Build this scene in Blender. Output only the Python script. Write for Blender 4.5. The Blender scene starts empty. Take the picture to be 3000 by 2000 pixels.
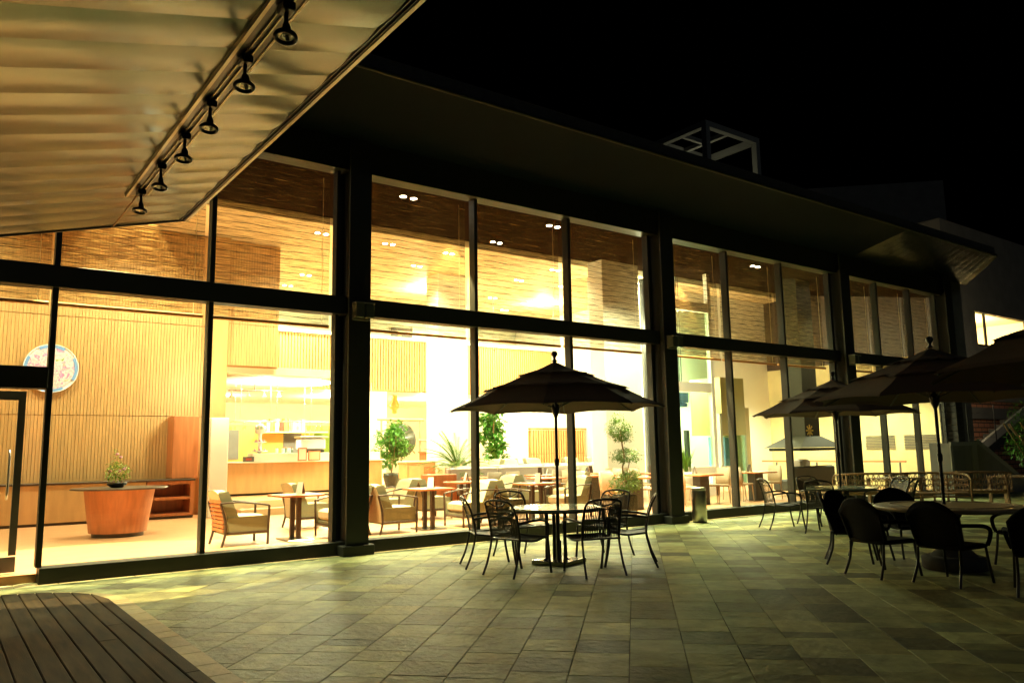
import bpy, math, random
from mathutils import Vector, Matrix
random.seed(7)
S = bpy.context.scene
C = S.collection
PI = math.pi

# ------------------------------------------------------------------ camera
cd = bpy.data.cameras.new("camera")
cam = bpy.data.objects.new("camera", cd)
C.objects.link(cam)
S.camera = cam
cd.sensor_width = 36.0
cd.lens = 27.6
cd.clip_end = 500
yaw, pit, rol = math.radians(36.339), math.radians(7.867), math.radians(-0.918)
fw = Vector((math.sin(yaw)*math.cos(pit), math.cos(yaw)*math.cos(pit), math.sin(pit)))
r0 = Vector((math.cos(yaw), -math.sin(yaw), 0)); u0 = r0.cross(fw)
rr = r0*math.cos(rol) + u0*math.sin(rol); uu = -r0*math.sin(rol) + u0*math.cos(rol)
cam.matrix_world = Matrix(((rr.x, uu.x, -fw.x, 0), (rr.y, uu.y, -fw.y, 0), (rr.z, uu.z, -fw.z, 1.5), (0, 0, 0, 1)))

# ------------------------------------------------------------------ night sky
w = bpy.data.worlds.new("World"); S.world = w; w.use_nodes = True
nt = w.node_tree
sky = nt.nodes.new("ShaderNodeTexSky"); sky.sky_type = 'NISHITA'; sky.sun_disc = False
sky.sun_elevation = math.radians(-6); sky.sun_rotation = math.radians(200)
nt.links.new(sky.outputs[0], nt.nodes["Background"].inputs[0])
nt.nodes["Background"].inputs[1].default_value = 0.004

ml = bpy.data.lights.new('night_fill', 'SUN'); ml.energy = .008; ml.angle = math.radians(10); ml.color = (.85, .95, 1)  # weak added fill for moon and city glow, lifts the tower block
mo = bpy.data.objects.new('night_fill', ml); C.objects.link(mo); mo.rotation_euler = (math.radians(58), 0, math.radians(-10))
S.view_settings.view_transform = 'Standard'; S.view_settings.look = 'None'
S.view_settings.exposure = 2.6; S.view_settings.gamma = 1
cy = S.cycles
cy.max_bounces = 7; cy.diffuse_bounces = 4; cy.glossy_bounces = 3; cy.transmission_bounces = 4
cy.transparent_max_bounces = 24; cy.sample_clamp_indirect = 4.0; cy.caustics_reflective = False
cy.caustics_refractive = False; cy.blur_glossy = 1.0; cy.use_adaptive_sampling = False
try:
    cy.use_denoising = True; cy.denoiser = 'OPENIMAGEDENOISE'
except Exception: pass

# ------------------------------------------------------------------ materials
def mat(name, col, rough=.6, metal=0.0, noise=0.0, nscale=8.0, bump=0.0, bscale=40.0, stretch=None, spec=None, attr=None, emit=None, estr=0.0, transl=0.0):
    m = bpy.data.materials.new(name); m.use_nodes = True
    n = m.node_tree; b = n.nodes["Principled BSDF"]
    b.inputs["Base Color"].default_value = (*col, 1); b.inputs["Roughness"].default_value = rough
    b.inputs["Metallic"].default_value = metal
    if spec is not None: b.inputs["Specular IOR Level"].default_value = spec
    tc = n.nodes.new("ShaderNodeTexCoord"); mp = n.nodes.new("ShaderNodeMapping")
    n.links.new(tc.outputs["Object"], mp.inputs[0])
    if stretch: mp.inputs["Scale"].default_value = stretch
    out = None
    if noise > 0:
        t = n.nodes.new("ShaderNodeTexNoise"); t.inputs["Scale"].default_value = nscale; t.inputs["Detail"].default_value = 6
        n.links.new(mp.outputs[0], t.inputs["Vector"])
        mr = n.nodes.new("ShaderNodeMapRange"); mr.inputs[1].default_value = .3; mr.inputs[2].default_value = .7
        mr.inputs[3].default_value = 1-noise; mr.inputs[4].default_value = 1+noise
        n.links.new(t.outputs[0], mr.inputs[0])
        mx = n.nodes.new("ShaderNodeVectorMath"); mx.operation = 'SCALE'; mx.inputs[0].default_value = col
        n.links.new(mr.outputs[0], mx.inputs["Scale"]); out = mx.outputs[0]
    if attr:
        a = n.nodes.new("ShaderNodeAttribute"); a.attribute_name = attr
        mm = n.nodes.new("ShaderNodeVectorMath"); mm.operation = 'MULTIPLY'
        n.links.new(a.outputs["Color"], mm.inputs[0])
        if out: n.links.new(out, mm.inputs[1])
        else: mm.inputs[1].default_value = col
        out = mm.outputs[0]
    if out: n.links.new(out, b.inputs["Base Color"])
    if bump > 0:
        t2 = n.nodes.new("ShaderNodeTexNoise"); t2.inputs["Scale"].default_value = bscale; t2.inputs["Detail"].default_value = 5
        n.links.new(mp.outputs[0], t2.inputs["Vector"])
        bp = n.nodes.new("ShaderNodeBump"); bp.inputs["Strength"].default_value = bump; bp.inputs["Distance"].default_value = .02
        n.links.new(t2.outputs[0], bp.inputs["Height"]); n.links.new(bp.outputs[0], b.inputs["Normal"])
    if emit:
        b.inputs["Emission Color"].default_value = (*emit, 1); b.inputs["Emission Strength"].default_value = estr
    if transl > 0:
        o = n.nodes["Material Output"]; tr = n.nodes.new("ShaderNodeBsdfTranslucent"); tr.inputs[0].default_value = (*col, 1)
        ms = n.nodes.new("ShaderNodeMixShader"); ms.inputs[0].default_value = transl
        n.links.new(b.outputs[0], ms.inputs[1]); n.links.new(tr.outputs[0], ms.inputs[2]); n.links.new(ms.outputs[0], o.inputs[0])
    return m

def glass_mat(name, tint=(.97, .99, .96), refl=1.0):
    m = bpy.data.materials.new(name); m.use_nodes = True; n = m.node_tree
    n.nodes.remove(n.nodes["Principled BSDF"])
    t = n.nodes.new("ShaderNodeBsdfTransparent"); t.inputs[0].default_value = (*tint, 1)
    g = n.nodes.new("ShaderNodeBsdfGlossy"); g.inputs["Roughness"].default_value = .02
    lw = n.nodes.new("ShaderNodeLayerWeight"); lw.inputs[0].default_value = .5
    f = n.nodes.new("ShaderNodeMath"); f.operation = 'POWER'; f.inputs[1].default_value = 5
    n.links.new(lw.outputs["Facing"], f.inputs[0])
    mu = n.nodes.new("ShaderNodeMath"); mu.operation = 'MULTIPLY_ADD'; mu.inputs[1].default_value = .6*refl; mu.inputs[2].default_value = .03*refl
    ms = n.nodes.new("ShaderNodeMixShader")
    n.links.new(f.outputs[0], mu.inputs[0]); n.links.new(mu.outputs[0], ms.inputs[0])
    n.links.new(t.outputs[0], ms.inputs[1]); n.links.new(g.outputs[0], ms.inputs[2])
    n.links.new(ms.outputs[0], n.nodes["Material Output"].inputs[0])
    return m

def blind_mat():
    m = bpy.data.materials.new("bamboo_blind"); m.use_nodes = True; n = m.node_tree
    n.nodes.remove(n.nodes["Principled BSDF"])
    tc = n.nodes.new("ShaderNodeTexCoord")
    def noise(sc, s, d=4):
        mp = n.nodes.new("ShaderNodeMapping"); mp.inputs["Scale"].default_value = sc
        n.links.new(tc.outputs["Object"], mp.inputs[0])
        t = n.nodes.new("ShaderNodeTexNoise"); t.inputs["Scale"].default_value = s; t.inputs["Detail"].default_value = d
        n.links.new(mp.outputs[0], t.inputs["Vector"]); return t.outputs[0]
    def mr(src, a, b, c, d):
        k = n.nodes.new("ShaderNodeMapRange"); k.inputs[1].default_value = a; k.inputs[2].default_value = b
        k.inputs[3].default_value = c; k.inputs[4].default_value = d; n.links.new(src, k.inputs[0]); return k.outputs[0]
    def mth(op, a, b):
        k = n.nodes.new("ShaderNodeMath"); k.operation = op
        for i, v in ((0, a), (1, b)):
            if isinstance(v, (int, float)): k.inputs[i].default_value = v
            else: n.links.new(v, k.inputs[i])
        return k.outputs[0]
    fine = noise((2.2, 1, 70), 1.5, 5)        # matchstick streaks
    wob = noise((.9, 1, 2.5), 1.2, 2)
    sep = n.nodes.new("ShaderNodeSeparateXYZ"); n.links.new(tc.outputs["Object"], sep.inputs[0])
    z = mth('ADD', sep.outputs[2], mth('MULTIPLY', wob, .06))
    ph = mth('FRACT', mth('MULTIPLY', z, 9.0), 0)
    line = mth('LESS_THAN', ph, .12)          # darker overlapped stick every 11 cm
    brk = mr(noise((2.2, 1, 9), 1.0, 3), .34, .5, .3, 1)
    line = mth('MULTIPLY', line, brk)
    openv = mr(fine, .36, .64, .36, .80)
    openv = mth('MULTIPLY', openv, mr(line, 0, 1, 1, .3))
    trn = n.nodes.new("ShaderNodeBsdfTransparent"); trn.inputs[0].default_value = (1, .93, .8, 1)
    tl = n.nodes.new("ShaderNodeBsdfTranslucent"); df = n.nodes.new("ShaderNodeBsdfDiffuse")
    cr = n.nodes.new("ShaderNodeMix"); cr.data_type = 'RGBA'
    cr.inputs[6].default_value = (.10, .055, .015, 1); cr.inputs[7].default_value = (.03, .013, .004, 1)
    n.links.new(line, cr.inputs[0]); n.links.new(cr.outputs[2], df.inputs[0])
    st_ = n.nodes.new("ShaderNodeMix"); st_.data_type = 'RGBA'; st_.inputs[6].default_value = (.02, .01, .004, 1); st_.inputs[7].default_value = (.62, .38, .12, 1)
    n.links.new(mr(fine, .5, .68, 0, 1), st_.inputs[0]); n.links.new(st_.outputs[2], tl.inputs[0])
    m1 = n.nodes.new("ShaderNodeMixShader"); m1.inputs[0].default_value = .35
    n.links.new(df.outputs[0], m1.inputs[1]); n.links.new(tl.outputs[0], m1.inputs[2])
    m2 = n.nodes.new("ShaderNodeMixShader"); n.links.new(openv, m2.inputs[0])
    n.links.new(m1.outputs[0], m2.inputs[1]); n.links.new(trn.outputs[0], m2.inputs[2])
    n.links.new(m2.outputs[0], n.nodes["Material Output"].inputs[0])
    return m

def brick_mat():
    m = mat("brick", (.3, .13, .08), .85); n = m.node_tree; b = n.nodes["Principled BSDF"]
    tc = n.nodes.new("ShaderNodeTexCoord"); mp = n.nodes.new("ShaderNodeMapping"); mp.inputs["Rotation"].default_value = (PI/2, 0, 0)
    n.links.new(tc.outputs["Object"], mp.inputs[0])
    t = n.nodes.new("ShaderNodeTexBrick"); t.inputs["Scale"].default_value = 1; t.inputs["Brick Width"].default_value = .46
    t.inputs["Row Height"].default_value = .17; t.inputs["Mortar Size"].default_value = .022
    t.inputs[1].default_value = (.42, .16, .09, 1); t.inputs[2].default_value = (.30, .13, .06, 1); t.inputs[3].default_value = (.03, .02, .015, 1)
    n.links.new(mp.outputs[0], t.inputs[0]); n.links.new(t.outputs[0], b.inputs["Base Color"])
    bp = n.nodes.new("ShaderNodeBump"); bp.inputs["Strength"].default_value = .6; bp.inputs["Distance"].default_value = .02; bp.invert = True
    n.links.new(t.outputs[1], bp.inputs["Height"]); n.links.new(bp.outputs[0], b.inputs["Normal"])
    return m

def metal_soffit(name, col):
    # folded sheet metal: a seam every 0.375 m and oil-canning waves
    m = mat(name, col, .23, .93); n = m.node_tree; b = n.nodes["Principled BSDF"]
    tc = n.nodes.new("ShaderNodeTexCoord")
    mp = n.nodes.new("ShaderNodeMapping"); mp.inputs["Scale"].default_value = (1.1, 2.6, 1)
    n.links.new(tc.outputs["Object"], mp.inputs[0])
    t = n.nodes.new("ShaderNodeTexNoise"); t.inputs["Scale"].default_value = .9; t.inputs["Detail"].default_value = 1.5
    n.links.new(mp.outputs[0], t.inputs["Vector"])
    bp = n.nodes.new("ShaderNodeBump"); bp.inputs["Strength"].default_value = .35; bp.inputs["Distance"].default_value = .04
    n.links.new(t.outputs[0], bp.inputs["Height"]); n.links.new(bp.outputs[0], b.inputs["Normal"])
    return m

M = {}
M['frame'] = mat("bronze_frame", (.032, .033, .026), .5, spec=.22, bump=.02)
M['frame_in'] = M['frame']
M['glass'] = glass_mat("clear_glass")
M['glass_green'] = glass_mat("green_glass", (.74, .90, .80), 1.3)
M['blind'] = blind_mat()
M['wood_slat'] = mat("oak_slats", (.58, .34, .135), .5, noise=.14, nscale=3, stretch=(6, 6, .6))
M['wood_back'] = mat("oak_backing", (.50, .25, .085), .7)
M['wood'] = mat("oak_veneer", (.58, .34, .14), .45, noise=.10, nscale=2.5, stretch=(3, 3, .5))
M['cherry'] = mat("cherry_veneer", (.50, .17, .06), .4, noise=.2, nscale=2.5, stretch=(5, 5, .5))
M['dark_wood'] = mat("dark_walnut", (.06, .035, .02), .4, noise=.2)
M['teak'] = mat("weathered_teak", (.24, .14, .065), .6, noise=.2, nscale=12)
M['cream'] = mat("cream_plaster", (.78, .66, .42), .8, noise=.04, nscale=2)
M['white'] = mat("white_plaster", (.86, .83, .74), .7, noise=.03, nscale=2)
M['pale'] = mat("pale_green_plaster", (.62, .66, .55), .8)
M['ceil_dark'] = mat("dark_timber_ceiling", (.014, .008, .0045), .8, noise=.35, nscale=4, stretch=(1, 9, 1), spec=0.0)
M['ceil'] = mat("ceiling_panel", (.82, .64, .40), .7, noise=.05, nscale=1.2)
M['floor_in'] = mat("terracotta_floor", (.52, .27, .13), .45, noise=.12, nscale=2.2, stretch=(1, 6, 1))
M['fabric'] = mat("cream_upholstery", (.60, .50, .32), .85, bump=.05, bscale=200)
M['fabric_side'] = mat("shaded_sage_upholstery", (.24, .24, .14), .85, bump=.05, bscale=200)  # sage cloth; its darkness also paints the armchairs' shadow side
M['leather'] = mat("tan_leather", (.42, .30, .18), .5)
M['booth'] = mat("grey_booth_vinyl", (.42, .38, .34), .45)
M['booth_dark'] = mat("dark_booth_vinyl", (.055, .058, .05), .5)
M['steel'] = mat("brushed_steel", (.6, .58, .52), .36, 1.0)
M['black'] = mat("black_metal", (.006, .006, .006), .35)
M['mesh'] = mat("woven_sling", (.02, .02, .016), .55)
M['wicker'] = mat("dark_wicker", (.007, .006, .005), .85, spec=.2, bump=.5, bscale=120)
M['canvas'] = mat("taupe_canvas", (.085, .058, .036), .9, noise=.08, nscale=3, bump=.08, bscale=6, transl=.06)
M['tabletop'] = mat("frosted_glass_top", (.42, .50, .36), .12, spec=.7)
M['plate'] = mat("polished_base_plate", (.30, .28, .24), .2, .9)
M['stone_top'] = mat("round_wood_top", (.30, .23, .13), .45, noise=.22, nscale=5, bump=.05)
M['leaf'] = mat("leaf", (.07, .20, .02), .4, attr="tone", transl=.15)
M['leaf_lime'] = mat("lime_leaf", (.10, .21, .015), .45, attr="tone", transl=.15)
M['leaf_flower'] = mat("yellow_green_leaf", (.34, .44, .08), .5, attr="tone", transl=.2)
M['leaf_dark'] = mat("dark_leaf", (.035, .06, .03), .45, attr="tone")
M['bark'] = mat("bark", (.28, .18, .09), .8)
M['pot_dark'] = mat("glazed_dark_pot", (.05, .055, .04), .2)
M['pot_white'] = mat("white_pot", (.8, .76, .66), .4)
M['brick'] = brick_mat()
M['stone'] = mat("honey_stone", (.62, .53, .27), .75, noise=.1, nscale=1.6)
M['grey'] = mat("grey_render", (.16, .155, .14), .85, noise=.15, nscale=2)
M['grey_light'] = mat("light_grey_render", (.26, .26, .24), .8)
M['grey_paint'] = mat("grey_paint", (.10, .10, .095), .6)
M['hood'] = mat("hood_metal", (.055, .05, .035), .7, spec=.15)
M['concrete'] = mat("dark_concrete", (.05, .048, .042), .9, noise=.2)
M['slate'] = mat("slate_paving", (.325, .348, .155), .55, spec=.3, noise=.3, nscale=5, bump=.8, bscale=14, attr="tone", stretch=(1, 1, 1))
M['edge_stone'] = mat("edge_stone", (.66, .55, .27), .6, noise=.15, nscale=4, bump=.25, bscale=15, attr="tone")
M['grout'] = mat("grout", (.05, .05, .032), .9)
M['deck'] = mat("deck_board", (.06, .04, .017), .75, spec=.15, noise=.45, nscale=2.2, stretch=(6, .7, 1), bump=.1, bscale=30, attr="tone")
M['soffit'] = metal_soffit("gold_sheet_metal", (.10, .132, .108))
M['soffit_shaded'] = mat("shaded_soffit", (.005, .011, .016), .85, spec=.15, noise=.15, nscale=1.5)  # same soffit as the lit end; its shade is put into the colour
M['trim'] = mat("metal_trim", (.45, .40, .26), .35, .5)
M['lamp'] = mat("lamp_glow", (1, .95, .85), .5, emit=(1, .93, .78), estr=35)
M['card'] = mat("white_card", (.85, .83, .76), .6)
M['card_print'] = mat("brown_print", (.25, .09, .05), .6)
M['gold'] = mat("gilded", (.75, .48, .12), .4, .3)
M['rail'] = mat("wood_rail", (.45, .17, .06), .45)
M['blue'] = mat("blue_machine", (.10, .17, .42), .4)
M['olive'] = mat("olive_panel", (.45, .40, .15), .5)
M['red'] = mat("red_print", (.4, .06, .04), .6)
M['porcelain'] = mat("porcelain", (.85, .85, .9), .2)
M['rose'] = mat("rose_paint", (.72, .36, .52), .3)
M['skyblue'] = mat("blue_paint", (.22, .42, .85), .3)
M['greenp'] = mat("green_paint", (.6, .75, .3), .3)
M['lens'] = mat("lamp_lens", (.5, .48, .40), .35)
M['clearblock'] = mat("lantern_glass", (.10, .11, .08), .15, spec=.8)

# ------------------------------------------------------------------ mesh builder
class MB:
    def __init__(s): s.v = []; s.f = []; s.sm = []; s.tone = []
    def add(s, vs, fs, smooth=False, tone=None):
        o = len(s.v); s.v += [tuple(x) for x in vs]
        for f in fs: s.f.append(tuple(i+o for i in f)); s.sm.append(smooth); s.tone.append(tone)
        return s
    def box(s, x0, x1, y0, y1, z0, z1, rz=0, pivot=None, tone=None):
        vs = [Vector((x, y, z)) for z in (z0, z1) for x, y in ((x0, y0), (x1, y0), (x1, y1), (x0, y1))]
        if rz:
            p = Vector(pivot) if pivot else Vector(((x0+x1)/2, (y0+y1)/2, 0)); R = Matrix.Rotation(rz, 3, 'Z')
            vs = [R @ (v-p) + p for v in vs]
        return s.add(vs, [(3, 2, 1, 0), (4, 5, 6, 7), (0, 1, 5, 4), (1, 2, 6, 5), (2, 3, 7, 6), (3, 0, 4, 7)], tone=tone)
    def rbox(s, x0, x1, y0, y1, z0, z1, b=.01, tone=None):   # box with chamfered edges
        vs = []; 
        for z, i in ((z0, b), (z0+b, 0), (z1-b, 0), (z1, b)):
            c = b if i == 0 else b*1.6
            a0, a1, c0, c1 = x0+i, x1-i, y0+i, y1-i
            vs += [(a0+c, c0, z), (a1-c, c0, z), (a1, c0+c, z), (a1, c1-c, z), (a1-c, c1, z), (a0+c, c1, z), (a0, c1-c, z), (a0, c0+c, z)]
        fs = [tuple(range(7, -1, -1)), tuple(range(24, 32))]
        for k in range(3):
            for i in range(8): j = (i+1) % 8; fs.append((k*8+i, k*8+j, k*8+8+j, k*8+8+i))
        return s.add(vs, fs, tone=tone)
    def tube(s, pts, r, n=8, caps=True, rs=None, flat=1.0):
        pts = [Vector(p) for p in pts]; k = len(pts); vs = []; prev = None
        for i, p in enumerate(pts):
            t = (pts[min(i+1, k-1)]-pts[max(i-1, 0)]).normalized()
            if prev is None:
                a = Vector((0, 0, 1)) if abs(t.z) < .9 else Vector((1, 0, 0))
            else: a = prev
            u = (a - t*a.dot(t)).normalized(); v = t.cross(u); prev = u
            q = rs[i] if rs else r
            for j in range(n):
                an = 2*PI*j/n; vs.append(p + u*math.cos(an)*q*flat + v*math.sin(an)*q)
        fs = [(i*n+j, i*n+(j+1) % n, (i+1)*n+(j+1) % n, (i+1)*n+j) for i in range(k-1) for j in range(n)]
        s.add(vs, fs, True)
        if caps: s.add(vs[:n], [tuple(range(n-1, -1, -1))]); s.add(vs[-n:], [tuple(range(n))])
        return s
    def lathe(s, prof, c=(0, 0, 0), n=24, smooth=True, sx=1, sy=1):
        vs = []; 
        for r, z in prof:
            for j in range(n): a = 2*PI*j/n; vs.append((c[0]+r*math.cos(a)*sx, c[1]+r*math.sin(a)*sy, c[2]+z))
        k = len(prof); fs = [(i*n+j, i*n+(j+1) % n, (i+1)*n+(j+1) % n, (i+1)*n+j) for i in range(k-1) for j in range(n)]
        s.add(vs, fs, smooth)
        s.add(vs[:n], [tuple(range(n-1, -1, -1))]); s.add(vs[-n:], [tuple(range(n))])
        return s
    def cyl(s, p, q, r, n=12): return s.tube([p, q], r, n)
    def build(s, name, m, parent=None, loc=None):
        me = bpy.data.meshes.new(name); me.from_pydata(s.v, [], s.f)
        me.polygons.foreach_set("use_smooth", s.sm)
        if any(t is not None for t in s.tone):
            at = me.attributes.new("tone", 'FLOAT_COLOR', 'FACE')
            vals = []
            for t in s.tone:
                t = t if t is not None else 1.0
                vals += ([t, t, t, 1] if isinstance(t, (int, float)) else [*t, 1])
            at.data.foreach_set("color", vals)
        me.materials.append(m if not isinstance(m, str) else M[m]); me.update()
        o = bpy.data.objects.new(name, me); C.objects.link(o)
        if parent: o.parent = parent
        if loc: o.location = loc
        return o

def crv(pts, n=6):      # Catmull-Rom through points
    P = [Vector(p) for p in pts]; P = [P[0]*2-P[1]] + P + [P[-1]*2-P[-2]]; out = []
    for i in range(1, len(P)-2):
        for k in range(n):
            t = k/n; a, b, c, d = P[i-1:i+3]
            out.append(.5*((2*b)+(c-a)*t+(2*a-5*b+4*c-d)*t*t+(3*b-a-3*c+d)*t**3))
    out.append(P[-2]); return out

def tag(o, label, cat, group=None):
    o['label'] = label; o['category'] = cat
    if group: o['group'] = group
    return o
def thing(name, label, cat, loc=(0, 0, 0), rz=0, group=None):
    o = bpy.data.objects.new(name, None); o.empty_display_size = .2; C.objects.link(o)
    o.location = loc; o.rotation_euler = (0, 0, rz); return tag(o, label, cat, group)
def struct(o): o['kind'] = 'structure'; return o
def copy_tree(src, parent=None):
    c = src.copy(); C.objects.link(c)
    if parent: c.parent = parent
    for ch in list(src.children): copy_tree(ch, c)
    return c
def dup(src, loc, rz, label, group=None):
    c = copy_tree(src); c.location = loc; c.rotation_euler = (0, 0, rz); c['label'] = label
    if group: c['group'] = group
    return c
def lamp(kind, loc, power, col=(1, .80, .50), size=.08, rot=(0, 0, 0), spot=None, blend=1.0, parent=None):
    l = bpy.data.lights.new("lamp", kind); l.energy = power; l.color = col
    if kind == 'SPOT': l.spot_size = spot; l.spot_blend = blend; l.shadow_soft_size = size
    elif kind == 'POINT': l.shadow_soft_size = size
    o = bpy.data.objects.new("lamp", l); C.objects.link(o); o.location = loc; o.rotation_euler = rot
    if parent: o.parent = parent
    return o

FY = 11.27      # plane of the glass wall
WARM = (.92, .91, .53)

# ================================================================== GROUND
g = MB(); g.box(-40, 90, -40, 90, -.5, -.02); struct(g.build("ground", 'grout'))
pv = MB(); q2 = 2**.5
s_ = -9.0; rnd = random.Random(3)
k = 0
while s_ < 22:
    t_ = -6 + rnd.uniform(0, .3)
    while t_ < 30:
        L = rnd.choice([.40, .40, .38, .42, .36, .45, .60, .30, .20])
        sc, tc_ = s_+.1, t_+L/2
        x, y = (sc+tc_)/q2, (tc_-sc)/q2
        if (-3.5 < x < 27) and (-2.5 < y < 11.35) and not (x < 1.0 and y < 9.8):
            d = .003
            tn = rnd.gauss(1, .27) * (rnd.choice([.5, .62, 1.3]) if rnd.random() < .25 else 1)
            tn = max(.38, min(1.6, tn)); hue = rnd.gauss(0, .035)
            col = (tn*(1+hue), tn, tn*(1-hue*1.6))
            dz = rnd.uniform(-.0012, .0012)
            vs = []
            for z, i in ((-.02, 0), (-.0012+dz, 0), (.0+dz, .0015)):
                for a, b in ((s_+d+i, t_+d+i), (s_+.405-d-i, t_+d+i), (s_+.405-d-i, t_+L-d-i), (s_+d+i, t_+L-d-i)):
                    vs.append(((a+b)/q2, (b-a)/q2, z))
            fs = [(11, 10, 9, 8)]
            for r in (0, 4):
                for i in range(4): j = (i+1) % 4; fs.append((r+j, r+i, r+4+i, r+4+j))
            pv.add(vs, fs, tone=col)
        t_ += L
    s_ += .405
struct(pv.build("paving", 'slate'))
eb = MB(); x = -2.5
while x < 24.5:
    L = rnd.uniform(.38, .46); t = rnd.gauss(1, .08); eb.rbox(x, x+L-.008, 11.03, 11.30, -.02, .004, .004, tone=(t, t, t)); x += L
y = 3.0
while y < 9.35:
    L = rnd.uniform(.2, .42); t = rnd.gauss(.92, .1); eb.rbox(1.615, 1.79, y, y+L-.006, -.02, .005, .004, tone=(t, t, t)); y += L
for i in range(5):
    a0, a1 = math.radians(i*18), math.radians(i*18+17.3)
    vs = []
    for a, r in ((a0, 1.12), (a1, 1.12), (a1, 1.30), (a0, 1.30)): vs.append((.49+r*math.cos(a), 9.35+r*math.sin(a)*.95, .0075))
    eb.add(vs, [(0, 1, 2, 3)], tone=(.9, .9, .9))
for i in range(9): eb.rbox(-3+i*.39, -3+i*.39+.384, 10.42, 10.6, -.02, .005, .004, tone=(.95, .95, .95))
struct(eb.build("stone_edging", 'edge_stone'))

# timber deck, boards run along Y, rounded far corner
dk = MB(); x = -4.0; i = 0
while x < 1.6:
    x1 = min(x+.150, 1.6); xm = (x+x1)/2
    def yend(xx): return 10.4 if xx < .5 else 9.35 + math.sqrt(max(0, 1.1**2-(xx-.5)**2))*.955
    t = rnd.gauss(1, .13)
    seam = rnd.uniform(2, 9)
    for a, b in ((-2, seam-.003), (seam+.003, None)):
        if b is None:
            ya, yb = yend(x), yend(x1)
        else: ya = yb = b
        t2 = t*rnd.uniform(.88, 1.1)
        vs = [(x, a, 0), (x1, a, 0), (x1, yb, 0), (x, ya, 0), (x, a, .03), (x1, a, .03), (x1, yb, .03), (x, ya, .03)]
        # chamfered top
        vs += [(x+.006, a, .036), (x1-.006, a, .036), (x1-.006, yb-.004, .036), (x+.006, ya-.004, .036)]
        dk.add(vs, [(0, 1, 5, 4), (1, 2, 6, 5), (2, 3, 7, 6), (3, 0, 4, 7), (4, 5, 9, 8), (5, 6, 10, 9), (6, 7, 11, 10), (7, 4, 8, 11), (8, 9, 10, 11)], tone=(t2, t2, t2))
    x += .157; i += 1
struct(dk.build("timber_deck", 'deck'))

# ================================================================== INTERIOR SHELL
b = MB(); b.box(-3, 25.4, FY+.14, 33, -.02, .10); struct(b.build("interior_floor", 'floor_in'))
b = MB(); b.box(5.75, 20, 18.9, 33, .10, .40); b.box(5.75, 20, 18.3, 18.898, .10, .25); struct(b.build("raised_floor", 'floor_in'))
b = MB(); b.box(5.75, 20, 18.27, 18.298, .10, .252); b.box(5.75, 20, 18.87, 18.897, .252, .402); struct(b.build("step_edging", 'cream'))
b = MB(); b.box(-3, 25.39, 17.2, 33, 6.9, 7.1); struct(b.build("ceiling", 'ceil'))
b = MB(); b.box(-3, 25.39, 17.17, 17.2, 6.88, 7.04); struct(b.build("ceiling_edge", 'cream'))
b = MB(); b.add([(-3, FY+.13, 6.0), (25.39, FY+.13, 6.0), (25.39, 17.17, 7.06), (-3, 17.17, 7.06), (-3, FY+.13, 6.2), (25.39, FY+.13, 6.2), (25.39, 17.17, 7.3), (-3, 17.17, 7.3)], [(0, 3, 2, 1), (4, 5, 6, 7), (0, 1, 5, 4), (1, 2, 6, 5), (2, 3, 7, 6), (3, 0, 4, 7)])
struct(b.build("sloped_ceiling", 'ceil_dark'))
b = MB(); b.box(-3.2, -3, FY, 33, 0, 7.1); struct(b.build("wall_left", 'cream'))
b = MB(); b.box(-3, 20.4, 33, 33.2, 0, 7.1); struct(b.build("wall_back", 'cream'))
b = MB(); b.box(-3, 5.72, 19.9, 20.05, 0, 6.9); struct(b.build("wall_behind_slats", 'wood_back'))
b = MB(); b.box(25.4, 25.6, FY+.14, 21, 0, 4.3); struct(b.build("wall_stone", 'stone'))
b = MB(); b.box(25.4, 25.6, FY+.14, 21, 4.302, 6.99); struct(b.build("wall_stone_shaded", 'dark_wood'))  # upper stone wall coloured dark to imitate its unlit part
b = MB(); b.box(16.5, 25.4, 18.2, 18.35, 0, 6.99); struct(b.build("wall_behind_lift", 'white'))
b = MB(); b.box(20.4, 20.6, 19.0, 33, 0, 6.9); struct(b.build("wall_right", 'white'))

def slats(mb, x0, x1, y, z0, z1, pitch, wd, dp, gap=()):
    x = x0
    zs = [z0] + [g_ for g_ in gap] + [z1]
    while x+wd <= x1+1e-6:
        for a, c in zip(zs[:-1], zs[1:]): mb.box(x, x+wd, y, y+dp, a+.008, c-.008)
        x += pitch
b = MB(); slats(b, -2.95, 5.36, 19.82, .95, 6.88, .067, .060, .018, (2.42, 4.62, 6.1))
tag(b.build("slat_wall", 'wood_slat'), "tall wall of vertical oak slats behind the reception desk", "slat wall")
t = thing("wood_pillar", "plain oak pillar between the slat wall and the bar", "pillar", (5.53, 19.75, 0))
MB().box(-.18, .2, -.1, .24, .10, 6.89).build("shaft", 'wood', t)
t = thing("hanging_slat_panel", "oak slat panel above the left side of the bar", "slat panel", (6.4, 19.85, 3.7))
b = MB(); slats(b, -.62, .66, -.06, 0, 3.18, .067, .060, .018, (1.05, 2.4)); b.build("slats", 'wood_slat', t)
MB().box(-.63, .67, .003, .05, -.03, 3.18).build("backing", 'wood_back', t)
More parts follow.
